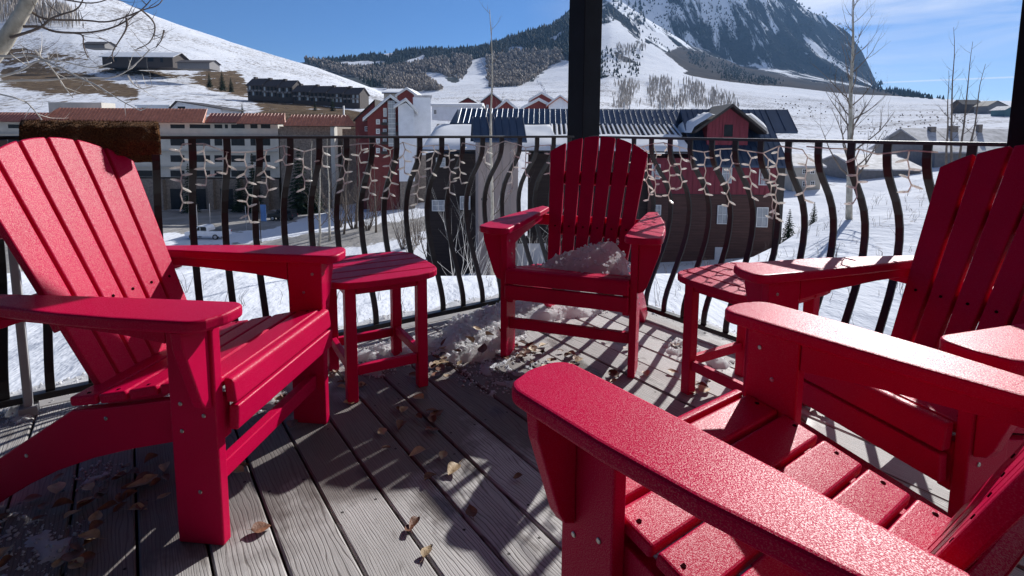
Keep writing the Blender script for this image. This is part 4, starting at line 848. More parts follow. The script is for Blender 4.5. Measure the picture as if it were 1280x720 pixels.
# ================================================================ ADIRONDACK CHAIRS
hW, TH, LD, AH, AT = .2785, .028, .112, .566, .027
def chair(label, loc, deg):
    t = thing('adirondack_chair', label, 'chair', (loc[0], loc[1], 0), R(deg), 'red adirondack chairs on the deck'); m = M['red']; bv = .0035
    X = lambda x: (lambda a, b, h: Vector((x+h, a, b)))
    def screw(par, x, y, z, ax):
        mb = MB(); d = Vector(ax)*.0022; q = Vector((x, y, z)); mb.tube([q-d*2, q+d*.6, q+d], [.0048, .0048, .0036], 10); mb.build('screw', M['screw'], par)
    for s in (1, -1):
        x0, x1 = sorted((s*(hW-TH), s*hW))
        mb = MB(); mb.box((x0, -LD, 0), (x1, 0, AH-AT)); leg = mb.build('front_leg', m, t, bevel=bv)
        for (y, z) in ((-.085, .34), (-.03, .315), (-.085, .275), (-.05, .13)): screw(leg, s*hW, y, z, (s, 0, 0))
        for z in (.36, .30): screw(leg, s*(hW-TH), -.06+.03*(z > .33), z+.14, (-s, 0, 0))
        # tapered bracket under the arm, outside of the leg
        pts = [(0, .335), (.022, .345), (.034, .365), (.078, .50), (.082, AH-AT), (0, AH-AT)]
        mb = MB(); mb.prism(pts, -.052, -.026, lambda a, b, h: Vector((s*(hW+a+.0005), h+.018, b))); fixn(mb.build('arm_bracket', m, t, bevel=.003))
        # arm with rounded paddle front, narrowing to the rear
        i_, o_, yf = .228, .368, .058
        pts = []
        def arc(cx, cy, r, a0, a1, n=7): return [(cx+r*math.cos(R(a0+(a1-a0)*k/n)), cy+r*math.sin(R(a0+(a1-a0)*k/n))) for k in range(n+1)]
        pts += [(i_, -.14), (i_+.004, -.32), (i_+.018, -.62)]
        pts += [(o_-.075, -.66), (o_-.066, -.60), (o_-.036, -.44), (o_-.014, -.30), (o_-.003, -.16)]
        pts += arc(o_-.045, yf-.055, .045, 0, 55)+arc(o_-.075, yf-.062, .062, 60, 90, 3)
        pts += arc(i_+.035, yf-.035, .035, 90, 180)
        mb = MB(); mb.prism(pts, AH-AT, AH, lambda a, b, h: Vector((s*a, b, h))); arm = fixn(mb.build('armrest', m, t, bevel=.007, seg=3))
        # rail under the arm
        pts = [(-LD-.002, AH-AT), (-.60, AH-AT), (-.60, AH-AT-.022), (-.40, AH-AT-.03), (-.22, AH-AT-.046), (-LD-.002, AH-AT-.062)]
        mb = MB(); mb.prism(pts, 0, TH*.9, lambda a, b, h: Vector((s*(hW-TH+.001+h), a, b))); fixn(mb.build('arm_rail', m, t, bevel=.002))
        # sloping side stringer that becomes the rear foot
        up = [(-.002, .350), (-.12, .334), (-.28, .304), (-.39, .288), (-.40, .282), (-.585, .160), (-.70, .078), (-.79, .012), (-.795, 0)]
        lo = [(-.655, 0), (-.60, .040), (-.52, .090), (-.44, .132), (-.34, .172), (-.236, .203), (-.112, .232), (-.002, .246)]
        mb = MB(); mb.prism(up+lo, 0, .026, lambda a, b, h: Vector((s*(hW-TH-.0265+h), a, b))); st = fixn(mb.build('side_stringer', m, t, bevel=bv))
        for (y, z) in ((-.30, .275), (-.52, .165), (-.66, .06)): screw(st, s*(hW-TH-.0005), y, z, (s, 0, 0))
    # seat slats
    prof = [(-.002, .366), (-.080, .357), (-.160, .340), (-.240, .322), (-.318, .307), (-.396, .296)]
    hw = hW-TH-.0015
    for k in range(len(prof)-1):
        (ya, za), (yb, zb) = prof[k], prof[k+1]; d = Vector((yb-ya, zb-za)); L = d.length; d.normalize(); nn = Vector((d.y, -d.x))
        if nn.y < 0: nn = -nn
        q = []
        for (u, w) in ((.004, 0), (L-.004, 0), (L-.004, .024), (.004, .024)): q.append((ya+d.x*u+nn.x*w, za+d.y*u+nn.y*w))
        mb = MB(); w_ = hw if k != 0 else hw
        mb.prism(q, -w_, w_, lambda a, b, h: Vector((h, a, b))); sl = fixn(mb.build('seat_slat', m, t, bevel=.006, seg=3))
        for sx in (1, -1): 
            z = (za+zb)/2+.0245; mbs = MB(); mbs.tube([(sx*(hw-.018), (ya+yb)/2, z-.004), (sx*(hw-.018), (ya+yb)/2, z+.0006)], .0048, 8); mbs.build('screw', M['hole'], sl)
    # rolled front: a tilted slat, then two upright boards
    for nm, q in (('seat_slat', [(.004, .334), (.030, .333), (.024, .384), (.016, .391), (.000, .391)]), ('front_apron', [(.006, .268), (.030, .268), (.034, .328), (.010, .328)])):
        mb = MB(); w_ = hw if nm == 'seat_slat' else hw
        mb.prism(q, -w_, w_, lambda a, b, h: Vector((h, a, b))); fixn(mb.build(nm, m, t, bevel=.005, seg=3))
    mb = MB(); mb.box((-hw, -.055, .125), (hw, -.027, .168)); mb.build('stretcher', m, t, bevel=.003)
    # fan of six back slats
    by, bs, z0, zt = -.3825, .45, .30, .930
    th = math.atan(bs)
    ns = 6; hb, ht = .184, .245; g = .0045
    def top(x): return zt-.078*(abs(x)/.245)**2.1
    def pt(x, z, off):
        # the back is slightly dished: outer slats stand a little further forward
        y = by-bs*(z-.33)+.20*x*x
        return Vector((x, y-off*math.cos(th), z-off*math.sin(th)))
    for k in range(ns):
        f0, f1 = k/ns*2-1, (k+1)/ns*2-1
        nz_ = 8; V = []; 
        rows = []
        for i in range(nz_+1):
            rows.append(i/nz_)
        mb = MB(); vs_ = []
        nx = 4
        for off in (0, .021):
            for r_ in rows:
                for j in range(nx+1):
                    u = j/nx
                    f = f0+(f1-f0)*u
                    wb = hb+(ht-hb)*r_
                    x = f*wb; x += g*(1-2*u)
                    z = z0+(top(f*ht)-z0)*r_
                    if off == 0 or True:
                        vs_.append(pt(x, z, off))
        nn_ = (nz_+1)*(nx+1); fs = []
        for i in range(nz_):
            for j in range(nx):
                a = i*(nx+1)+j; fs.append((a, a+1, a+nx+2, a+nx+1)); b = nn_+a; fs.append((b, b+nx+1, b+nx+2, b+1))
        rim = [j for j in range(nx+1)]+[i*(nx+1)+nx for i in range(1, nz_+1)]+[nz_*(nx+1)+j for j in range(nx-1, -1, -1)]+[i*(nx+1) for i in range(nz_-1, 0, -1)]
        for a, b in zip(rim, rim[1:]+rim[:1]): fs.append((a, nn_+a, nn_+b, b))
        mb.add(vs_, fs); bslat = fixn(mb.build('back_slat', m, t, bevel=.004))
        for zz in (.50,):
            r_ = (zz-z0)/(top(0)-z0); x = (f0+f1)/2*(hb+(ht-hb)*r_); q = pt(x, zz, -.0008); mbs = MB(); nrm = Vector((0, math.cos(th), math.sin(th))); mbs.tube([q-nrm*.004, q+nrm*.0008], .0042, 8); mbs.build('screw', M['hole'], bslat)
    for z in (.50, .735):
        w_ = hb+(ht-hb)*(z-z0)/.6-.012; mb = MB(); vs_ = []
        for (dz, off) in ((-.03, .022), (-.03, .046), (.03, .046), (.03, .022)):
            for j in range(9):
                x = -w_+2*w_*j/8; vs_.append(pt(x, z+dz, off))
        fs = [(a*9+j, a*9+j+1, ((a+1) % 4)*9+j+1, ((a+1) % 4)*9+j) for a in range(4) for j in range(8)]+[(0, 9, 18, 27), (8, 35, 26, 17)]
        mb.add(vs_, fs); fixn(mb.build('back_brace', m, t, bevel=.003))
    # cross bar that carries the rear ends of the arms
    mb = MB(); mb.box((-.335, -.565, AH-AT-.052), (.335, -.535, AH-AT-.001)); mb.build('rear_arm_support', m, t, bevel=.003)
    return t
CH = dict(C=((.2166, 2.1269), 160.46), L=((-.6269, 1.4371), -96.31), F=((.309, .996), 36.2), R=((.797, 1.256), 107.7))
cC = chair('red adirondack chair in front of the corner post, with snow lying on its seat', *CH['C'])
def place(src, k, label):
    c = copy_tree(src); c.location = (*CH[k][0], 0); c.rotation_euler = (0, 0, R(CH[k][1])); c['label'] = label; return c
cL = place(cC, 'L', 'sunlit red adirondack chair on the left, its back beneath the brown mat')
cR = place(cC, 'R', 'red adirondack chair at the right, its shaded back against the right railing')
cF = place(cC, 'F', 'nearest red adirondack chair at the bottom right, its long arm glittering in the sun')

# ================================================================ SIDE TABLES
def table(label, loc, deg):
    t = thing('side_table', label, 'side table', (loc[0], loc[1], 0), R(deg), 'red side tables between the chairs'); m = M['red']
    ZT = .443; lx, ly = .130, .150; tx, ty = .205, .215
    n = 5; 
    def half_w(y):     # rounded ends: superellipse plan
        return tx*max(0.02, 1-abs(y/ty)**5)**(1/3.2)
    for k in range(n):
        y0, y1 = -ty+2*ty*k/n+.003, -ty+2*ty*(k+1)/n-.003
        ys = [y0+(y1-y0)*i/6 for i in range(7)]
        pts = [(half_w(y), y) for y in ys]+[(-half_w(y), y) for y in reversed(ys)]
        mb = MB(); mb.prism(pts, ZT-.024, ZT, lambda a, b, h: Vector((a, b, h))); fixn(mb.build('top_slat', m, t, bevel=.0035))
    for sx in (1, -1):
        for sy in (1, -1):
            mb = MB(); mb.box((sx*lx-.019, sy*ly-.019, 0), (sx*lx+.019, sy*ly+.019, ZT-.025)); mb.build('leg', m, t, bevel=.004)
    for sy in (1, -1):
        mb = MB(); mb.box((-lx+.0195, sy*ly-.011, .095), (lx-.0195, sy*ly+.011, .13)); mb.build('stretcher', m, t, bevel=.003)
        mb = MB(); mb.box((-lx+.0195, sy*ly-.013, ZT-.055), (lx-.0195, sy*ly+.013, ZT-.0255)); mb.build('top_support', m, t, bevel=.003)
    for sx in (1, -1):
        mb = MB(); mb.box((sx*lx-.011, -ly+.0195, .105), (sx*lx+.011, ly-.0195, .14)); mb.build('stretcher', m, t, bevel=.003)
        mb = MB(); mb.box((sx*lx-.013, -ly+.0195, ZT-.062), (sx*lx+.013, ly-.0195, ZT-.0255)); mb.build('top_support', m, t, bevel=.003)
    return t
tA = table('red slatted side table between the left chair and the middle chair', (-.522, 2.035), 30)
tB = copy_tree(tA); tB.location = (.846, 1.885, 0); tB.rotation_euler = (0, 0, R(-60)); tB['label'] = 'red slatted side table at the right, between the middle chair and the right railing'

# ================================================================ MAT OVER THE RAILING
def rail_t(u, d):
    lo, hi = 0.05, 3.2
    k = ray(u, 165); 
    # solve (CN+d*t).x/(…).y = k.x
    return (CN.x-k.x*CN.y)/(k.x*d.y-d.x)
t0, t1 = rail_t(203, DL)+.02, rail_t(20, DL)-.04
def mat_over():
    bm_v = []; fs = []; nu, nv = 26, 60
    # cross-section: lies across the rail towards the chair back, then bends down on both sides
    th = .036
    def strap(off):
        ln = [(-.26-off, RZ-.055), (-.26-off, RZ-.015), (-.245-off*.6, RZ+.006+off*.8), (-.22, RZ+.012+off), (-.05, RZ+.010+off), (.03, RZ+.004+off), (.05+off*.6, RZ-.012+off*.8), (.06+off, RZ-.05), (.062+off, RZ-.10)]
        out = []
        for (a, b), (c, d) in zip(ln, ln[1:]):
            n = 6
            out += [(a+(c-a)*i/n, b+(d-b)*i/n) for i in range(n)]
        return out+[ln[-1]]
    inner, outer = strap(0), strap(th)
    ring = inner+outer[::-1]; q = len(ring)
    for i in range(nu+1):
        tt = t0+(t1-t0)*i/nu
        for j, (o, z) in enumerate(ring):
            p = CN+DL*tt+NL*(o)+Vector((0, 0, z))
            e = min(1, min(i, nu-i)/2.0+.55)
            k = mnoise.noise(p*38)*.005+mnoise.noise(p*11)*.006
            bm_v.append(p+NL*(k if j >= q//2 else k*.3)*(1 if o > 0 else -1)+Vector((0, 0, k*.7)))
    for i in range(nu):
        for j in range(q): fs.append((i*q+j, i*q+(j+1) % q, (i+1)*q+(j+1) % q, (i+1)*q+j))
    h = q//2
    for i, flip in ((0, 0), (nu, 1)):
        for j in range(h-1):
            a, b = i*q+j, i*q+j+1; c, d = i*q+q-1-j-1, i*q+q-1-j; fs.append((a, b, c, d) if flip else (d, c, b, a))
    mb = MB(); mb.add(bm_v, fs); o = mb.build('door_mat', M['coir'], smooth=True); fixn(o)
    # loose fibres standing off the pile
    r = random.Random(3); fb = MB()
    for i in range(5200):
        u = r.random(); j = r.randrange(h, q-1); tt = t0+(t1-t0)*u; o0, z0 = ring[j]; f = r.random(); o1, z1 = ring[j+1]
        oo, zz = o0+(o1-o0)*f, z0+(z1-z0)*f
        p = CN+DL*tt+NL*oo+Vector((0, 0, zz)); nrm = (NL*oo+Vector((0, 0, max(0, zz-RZ+.01)*2))).normalized()
        d = (nrm+Vector((r.uniform(-.7, .7), r.uniform(-.7, .7), r.uniform(-.7, .7)))).normalized(); s = d.cross(Vector((.3, .2, .9))).normalized()*.0011
        fb.add([p-s-d*.003, p+s-d*.003, p+d*r.uniform(.006, .013)], [(0, 1, 2)])
    fo = fb.build('fibres', M['coir'], o); fo['kind'] = 'stuff'
    tag(o, 'thick brown coir mat hung over the left railing above the left chair', 'mat')
mat_over()

# ================================================================ ICICLE STRING LIGHTS
def lights(label, d, nrm, t_a, t_b, seed, maxb, sparse=0.0):
    r = random.Random(seed); base = CN+d*((t_a+t_b)/2)+Vector((0, 0, RZ)); t = thing('string_lights', label, 'string lights', base)
    W_ = lambda tt, o, z: CN+d*tt+nrm*o+Vector((0, 0, z))-base
    pts = []; tt = t_a; drops = []
    while tt < t_b:
        sag = r.uniform(.005, .045); pts.append(W_(tt, r.uniform(-.02, .02), RZ-.022-sag)); 
        if r.random() > sparse: drops.append((tt, RZ-.022-sag, pts[-1]))
        tt += r.uniform(.06, .10)
    wires = MB(); wires.tube(pts, .0028, 5); wires.build('main_wire', M['wire'], t)
    nb = 0
    r.shuffle(drops)
    for tt, z, p0 in drops:
        L = r.choice((.10, .16, .20, .26, .30)); n = int(L/.028); q = []; o = r.uniform(-.01, .02); x = tt; side = r.choice((-1, 1)); zz = z
        q.append(p0); bul = []
        for i in range(n):
            x += r.uniform(.003, .011)*side; zz -= r.uniform(.022, .034); o += r.uniform(-.006, .010); side = -side
            pp = W_(x, o, zz); q.append(pp); bul.append((pp, side))
        if len(q) < 2: continue
        mb = MB(); mb.tube(q, .0024, 5); dw = mb.build('drop_wire', M['wire'], t)
        for pp, sd_ in bul:
            if nb >= maxb: break
            if r.random() < .12: continue
            dd = (d*(-sd_)*.85+nrm*r.uniform(-.3, .3)+Vector((0, 0, r.uniform(-.55, .25)))).normalized()
            mb = MB(); mb.tube([pp, pp+dd*.012], .0042, 6); 
            mb.tube([pp+dd*.011, pp+dd*.015, pp+dd*.028, pp+dd*.036], [.0036, .0052, .0042, .0010], 6)
            mb.build('bulb', M['bulb'], t); nb += 1
    return t
lights('white icicle string lights hanging from the left railing, left half between mat and left table', DL, NL, rail_t(560, DL), rail_t(196, DL), 11, 100)
lights('white icicle string lights on the left railing behind the middle chair, near the corner post', DL, NL, rail_t(690, DL), rail_t(556, DL), 5, 60, .35)
lights('white icicle string lights hanging from the right railing in front of the dark red house', DR, NR, .40, rail_t(1010, DR), 23, 98)
lights('white icicle string lights tangled on the right railing beside the right chair', DR, NR, rail_t(1012, DR), rail_t(1180, DR), 31, 40, .55)
# ================================================================ TREES AND SHRUBS
M['bark'] = simple('pale_aspen_bark', (.42, .38, .31), .8, .45, 9, vscale=(1, 1, .6), bmp=.3, bscale=60)
M['bark2'] = simple('grey_brown_bark', (.16, .125, .10), .85, .35, 6)
M['twig'] = simple('dark_twig', (.13, .095, .075), .8, .3, 6)
M['paletwig'] = simple('pale_twig', (.52, .47, .41), .75, .3, 6)
M['whitetwig'] = simple('sunlit_twig', (.70, .66, .60), .7, .2, 6)  # near white: sunlight on the shrubs painted into the twig colour
M['needle'] = tonemat('spruce_needles', (.010, .022, .014), (.04, .065, .035))
def grow(r, p, d, L, rad, mb, depth, up=.25, wig=.22, nseg=5, kids=5):
    path = [Vector(p)]; rr = [rad]; d = Vector(d).normalized()
    for i in range(nseg):
        d = (d+Vector((r.uniform(-wig, wig), r.uniform(-wig, wig), r.uniform(-wig*.5, wig*.6)+up*.25))).normalized()
        path.append(path[-1]+d*L/nseg); rr.append(max(.25*rad*.6, rad*(1-.85*(i+1)/nseg)))
    mb.tube(path, rr, 5 if depth > 0 else 3, cap=False)
    if depth > 0:
        for k in range(kids):
            i = r.randrange(1, nseg+1) if k else nseg-1
            t_ = (path[i]-path[i-1]).normalized(); s = Vector((r.uniform(-1, 1), r.uniform(-1, 1), r.uniform(-.2, .8))).normalized()
            grow(r, path[i], t_*.7+s*.75, L*r.uniform(.35, .6), rr[i]*.65, mb, depth-1, up, wig, 4, kids)
def bare_tree(label, base, top, r0, n, seed, mat='bark', tmat='bark2', reach=.28, lo=.25, cat='tree', name='aspen_tree', depth=1, group=None, kids=5, up=.5):
    r = random.Random(seed); base = Vector(base); top = Vector(top); t = thing(name, label, cat, base, 0, group); Hh = (top-base).length
    path = [base*0]; k = 12
    for i in range(1, k+1):
        f = i/k; path.append((top-base)*f+Vector((mnoise.noise(Vector((seed, f*3, 0))), mnoise.noise(Vector((seed+9, f*3, 0))), 0))*Hh*.018)
    mb = MB(); mb.tube(path, [max(r0*.12, r0*(1-.9*i/k)) for i in range(k+1)], 8); mb.build('trunk', M[mat], t, smooth=True)
    for j in range(n):
        f = lo+(1-lo)*(j+r.random()*.7)/n; q = f*k; i = min(k-1, int(q)); p = path[i].lerp(path[i+1], q-i); a = j*2.4+r.uniform(-.5, .5)
        L = Hh*reach*(1.15-.75*f)*r.uniform(.7, 1.2); rad = max(r0*.10, r0*.42*(1-f)); mb = MB()
        grow(r, p, (math.cos(a), math.sin(a), .75), L, rad, mb, depth, up, .2, 5, kids); mb.build('branch', M[tmat], t)
    return t
def shrub(label, base, Hh, n, seed, mat='paletwig', spread=.35, group=None, rad=.012, name='bare_shrub', kids=3):
    r = random.Random(seed); t = thing(name, label, 'shrub', base, 0, group)
    for j in range(n):
        a = r.uniform(0, 6.28); mb = MB(); grow(r, Vector((math.cos(a), math.sin(a), 0))*r.uniform(0, .12)*Hh*.5, (math.cos(a)*spread, math.sin(a)*spread, 1), Hh*r.uniform(.6, 1.05), rad, mb, 1, .5, .16, 6, kids); mb.build('stem', M[mat], t)
    return t
def spruce(label, base, Hh, rad, seed, name='spruce_tree', group=None):
    r = random.Random(seed); t = thing(name, label, 'tree', base, 0, group); mb = MB(); mb.tube([(0, 0, -.3), (0, 0, Hh*.95)], [Hh*.018, Hh*.004], 6); mb.build('trunk', M['bark2'], t)
    mb = MB(); tiers = 20
    for i in range(tiers):
        f = i/tiers; z = Hh*(.07+.92*f); R_ = rad*(1-f)**.85*r.uniform(.85, 1.1)+.03*rad; nb = max(5, int(15*(1-f)+4))
        for j in range(nb):
            a = 6.283*j/nb+r.uniform(-.25, .25)+i; L = R_*r.uniform(.65, 1.12); d = Vector((math.cos(a), math.sin(a), -.32)); s = Vector((-math.sin(a), math.cos(a), 0))
            for q in range(5):
                g0 = .12+.88*q/5; b = Vector((0, 0, z+r.uniform(-.01, .01)*Hh))+d*L*g0; w = L*.20*(1.15-g0)+.04*rad; mb.cc = r.random()*.98
                for sg in (1, -1): mb.add([b-d*L*.07, b+s*sg*w+d*L*.10+Vector((0, 0, r.uniform(-.10, .02)*rad)), b+d*L*.22+Vector((0, 0, r.uniform(-.06, .03)*rad))], [(0, 1, 2)])
    mb.build('crown', M['needle'], t); return t
def gp(u, v, Y): p = P(u, v, Y); return Vector((p.x, p.y, gz(p.x, p.y)))
# the big aspen whose limb leans in at the top left
def old_aspen():
    Y = 5.4; base = P(-330, 420, 6.4); t = thing('aspen_tree', 'old aspen leaning in at the top left, long crooked twigs over the hotel roof', 'tree', base); r = random.Random(8)
    q = lambda u, v, y=Y: P(u, v, y)-base
    mb = MB(); path = [Vector((0, 0, -1.2)), q(-200, 280, 6.1), q(-90, 160, 5.8), q(-25, 88, 5.5), q(4, 54), q(24, 22), q(42, -10, 5.3), q(70, -60, 5.2)]
    mb.tube(path, [.13, .115, .10, .085, .072, .062, .058, .05], 10); mb.build('trunk', M['bark'], t, smooth=True)
    BR = [(.016, 'twig', [(14, 46), (38, 40), (52, 34), (62, 24), (78, 17), (96, 14), (103, 2), (108, -12)], -.2),
          (.015, 'twig', [(30, 34), (52, 33), (66, 39), (92, 41), (118, 40), (145, 33), (165, 21), (182, 8), (192, -6)], .1),
          (.013, 'twig', [(39, 14), (52, 24), (78, 26), (108, 25), (133, 28), (158, 22), (178, 12), (198, 8), (206, -4)], .3),
          (.011, 'twig', [(60, -6), (90, 2), (118, 4), (140, -2)], -.1),
          (.014, 'paletwig', [(-10, 70), (18, 70), (38, 68), (58, 76), (80, 88), (104, 100), (118, 104), (140, 118), (160, 131), (176, 138)], -.3),  # lower branches paler: the sun on them is painted into their colour
          (.013, 'paletwig', [(-10, 97), (14, 92), (34, 84), (44, 76), (70, 74), (92, 80), (118, 86), (140, 78)], -.1),
          (.012, 'paletwig', [(-14, 104), (20, 100), (60, 101), (96, 95), (128, 99), (152, 94), (172, 78), (187, 62)], .2),
          (.010, 'paletwig', [(-10, 116), (30, 124), (44, 138), (52, 150)], 0), (.010, 'paletwig', [(44, 62), (56, 76), (70, 92), (84, 112), (92, 122)], .15),
          (.011, 'twig', [(158, 22), (160, 34), (150, 50), (140, 66), (142, 76)], .3), (.010, 'twig', [(176, 13), (192, 26), (195, 40), (186, 54), (172, 62)], .3),
          (.010, 'twig', [(92, 41), (104, 44), (104, 58), (110, 72)], 0), (.009, 'paletwig', [(160, 94), (164, 104), (176, 112), (190, 108)], .2), (.009, 'twig', [(205, 38), (202, 50), (196, 60)], .3),
          (.011, 'twig', [(-20, 60), (10, 64), (30, 60), (46, 66)], .1)]
    for rad, mt, pts, dy in BR:
        mb = MB(); n = len(pts); path = [q(u+r.uniform(-1, 1), v+r.uniform(-1, 1), Y+dy*(i/n)+r.uniform(-.05, .05)) for i, (u, v) in enumerate(pts)]
        # soften the polyline
        for _ in range(2): path = [path[0]]+[x for a, b in zip(path, path[1:]) for x in (a.lerp(b, .25), a.lerp(b, .75))]+[path[-1]]
        k = len(path); mb.tube(path, [max(.005, rad*.95*(1-.75*i/k)) for i in range(k)], 6)
        for _ in range(6):
            i = r.randrange(k//4, k); d = (path[i]-path[i-1]).normalized(); s = Vector((r.uniform(-1, 1), r.uniform(-.6, .6), r.uniform(-.5, 1))).normalized()
            grow(r, path[i], d*.5+s, r.uniform(.10, .34), rad*.36, mb, 1 if r.random() < .5 else 0, .3, .25, 5, 2)
        mb.build('branch', M[mt], t)
    return t
old_aspen()
bare_tree('slender bare aspen rising in front of the taupe tower, left of the corner post', gp(617, 345, 13), P(612, 12, 13), .055, 18, 3, reach=.16, lo=.3)
bare_tree('tall bare aspen with a pale trunk in the snow right of the dark red house', gp(1058, 314, 17), P(1068, -30, 17), .10, 34, 12, reach=.24, lo=.15, depth=2, kids=4)
for i, (bu, tu, tv) in enumerate(((1182, 1192, 34), (1190, 1216, 52), (1176, 1186, 88), (1196, 1232, 80))):
    bare_tree(['thin sapling with the highest tip, in the clump left of the right post', 'thin sapling leaning right, second highest of the clump by the right post', 'short straight sapling at the left of the clump by the right post', 'short sapling leaning furthest right in the clump by the right post'][i], gp(bu, 292, 21), P(tu, tv, 21), .05, 11, 40+i, mat='bark2', tmat='twig', reach=.20, lo=.35, group='saplings by the right post', kids=3)
for i, (u, v, Y, tu, tv, mat) in enumerate(((388, 300, 66, 390, 176, 'bark'), (398, 304, 62, 401, 186, 'bark'), (412, 300, 66, 409, 172, 'bark'), (430, 296, 70, 436, 180, 'bark2'), (446, 292, 74, 449, 170, 'bark2'), (470, 286, 70, 468, 205, 'bark2'))):
    bare_tree(['bare aspen by the hotel street, leftmost of the row', 'bare aspen by the hotel street, second from the left', 'bare aspen by the hotel street, tallest pale trunk', 'dark bare tree in front of the hotel corner column', 'dark bare tree just right of the hotel corner column', 'small dark bare tree below the red and white apartment house'][i], gp(u, v, Y), P(tu, tv, Y), .16, 16, 60+i, mat=mat, tmat='bark2' if mat == 'bark' else 'twig', reach=.25, lo=.2, group='bare trees along the hotel street', kids=6)
for i, (u, Y, hh, n, mat) in enumerate(((424, 76, 7.5, 16, 'bark2'), (442, 74, 8.0, 18, 'bark2'), (460, 72, 7.0, 16, 'bark2'), (522, 60, 4.5, 12, 'bark2'), (504, 58, 5.6, 14, 'bark2'), (514, 54, 5.0, 13, 'paletwig'), (534, 52, 4.4, 12, 'bark2'))):
    shrub(['leafless brown willow thicket below the hotel column, leftmost', 'leafless brown willow thicket below the hotel column, tallest', 'leafless brown willow thicket in front of the red apartment house', 'leafless brown thicket beneath the white tower block', 'leafless brown thicket under the white gable, left of the dark lodge wall', 'pale leafless thicket between the white gable and the dark lodge wall', 'leafless brown thicket touching the left end of the dark lodge wall'][i], gp(u, 290, Y), hh, n, 80+i, mat, .4, 'brown willow thickets', .05, kids=5)
for i, (u, Y, hh, n) in enumerate(((560, 15, 3.4, 5), (585, 17, 3.0, 5), (604, 14, 2.5, 5), (640, 15, 2.6, 6), (676, 14, 3.3, 5), (694, 16, 2.2, 5), (470, 30, 2.6, 8))):
    shrub(['pale leafless shrub beyond the left railing, in front of the dark lodge wall', 'pale leafless shrub just left of the taupe tower', 'low pale leafless shrub at the foot of the taupe tower', 'low pale leafless shrub in front of the garage', 'tall pale leafless shrub between tower and middle chair', 'low pale leafless shrub behind the middle chair', 'small leafless bush on the bank above the street'][i], gp(u, 345, Y), hh, n, 90+i, 'whitetwig', .5, 'pale shrubs below the deck', .013, kids=4)
for i, (u, v, Y, hh, rad) in enumerate(((376, 268, 98, 12.5, 2.9), (392, 268, 99, 8.5, 2.2), (318, 264, 100, 11.5, 1.9), (238, 264, 100, 9.5, 1.6), (300, 266, 102, 8, 1.8))):
    spruce(['tall dark spruce against the stone wing of the hotel', 'smaller spruce right of the tallest hotel spruce', 'narrow spruce before the pale hotel wall, right of the garage piers', 'narrow spruce before the hotel above the white pickup', 'short spruce in the hotel shade'][i], gp(u, v, Y), hh, rad, 20+i, group='spruces before the hotel')
spruce('young spruce in the snow by the right corner of the dark red house', gp(986, 288, 44), 3.2, .75, 41, group='young spruces by the dark red house'); spruce('smaller young spruce further right of the dark red house', gp(1016, 288, 46), 2.9, .62, 42, group='young spruces by the dark red house')
for i, (u, v, Y, hh) in enumerate(((303, 143, 200, 4.5), (262, 108, 330, 9), (278, 112, 330, 12), (289, 114, 330, 9), (485, 122, 240, 5), (416, 142, 230, 8), (394, 142, 230, 6))):
    spruce('small dark spruce on the far left hillside' if 0 else ['small dark spruce poking up behind the hotel roof', 'dark spruce in the brown gully of the hillside, left', 'tallest dark spruce in the brown gully of the hillside', 'dark spruce in the brown gully, beside the condominium', 'tiny dark spruce at the end of the white ridge', 'dark spruce below the long condominium, right', 'dark spruce below the long condominium, left'][i], P(u, v, Y)-Vector((0, 0, .5)), hh, hh*.24, 120+i, group='hillside spruces')
# dry grass stalks in the near snow
r = random.Random(77); mb = MB()
for i in range(420):
    u, Y = r.uniform(820, 1260) if i % 3 else r.uniform(200, 640), r.uniform(6, 22); p = gp(u, 300, Y); h = r.uniform(.08, .35)
    for k in range(r.randrange(1, 4)): d = Vector((r.uniform(-.4, .4), r.uniform(-.3, .3), 1)); mb.tube([p+Vector((r.uniform(-.05, .05), 0, -.05)), p+d*h*.6, p+d*h+Vector((r.uniform(-.08, .08), 0, 0))], [.004, .003, .0015], 3, cap=False)
tag(mb.build('dry_grass', M['twig']), 'dry brown grass stalks poking through the snow', 'grass', kind='stuff')

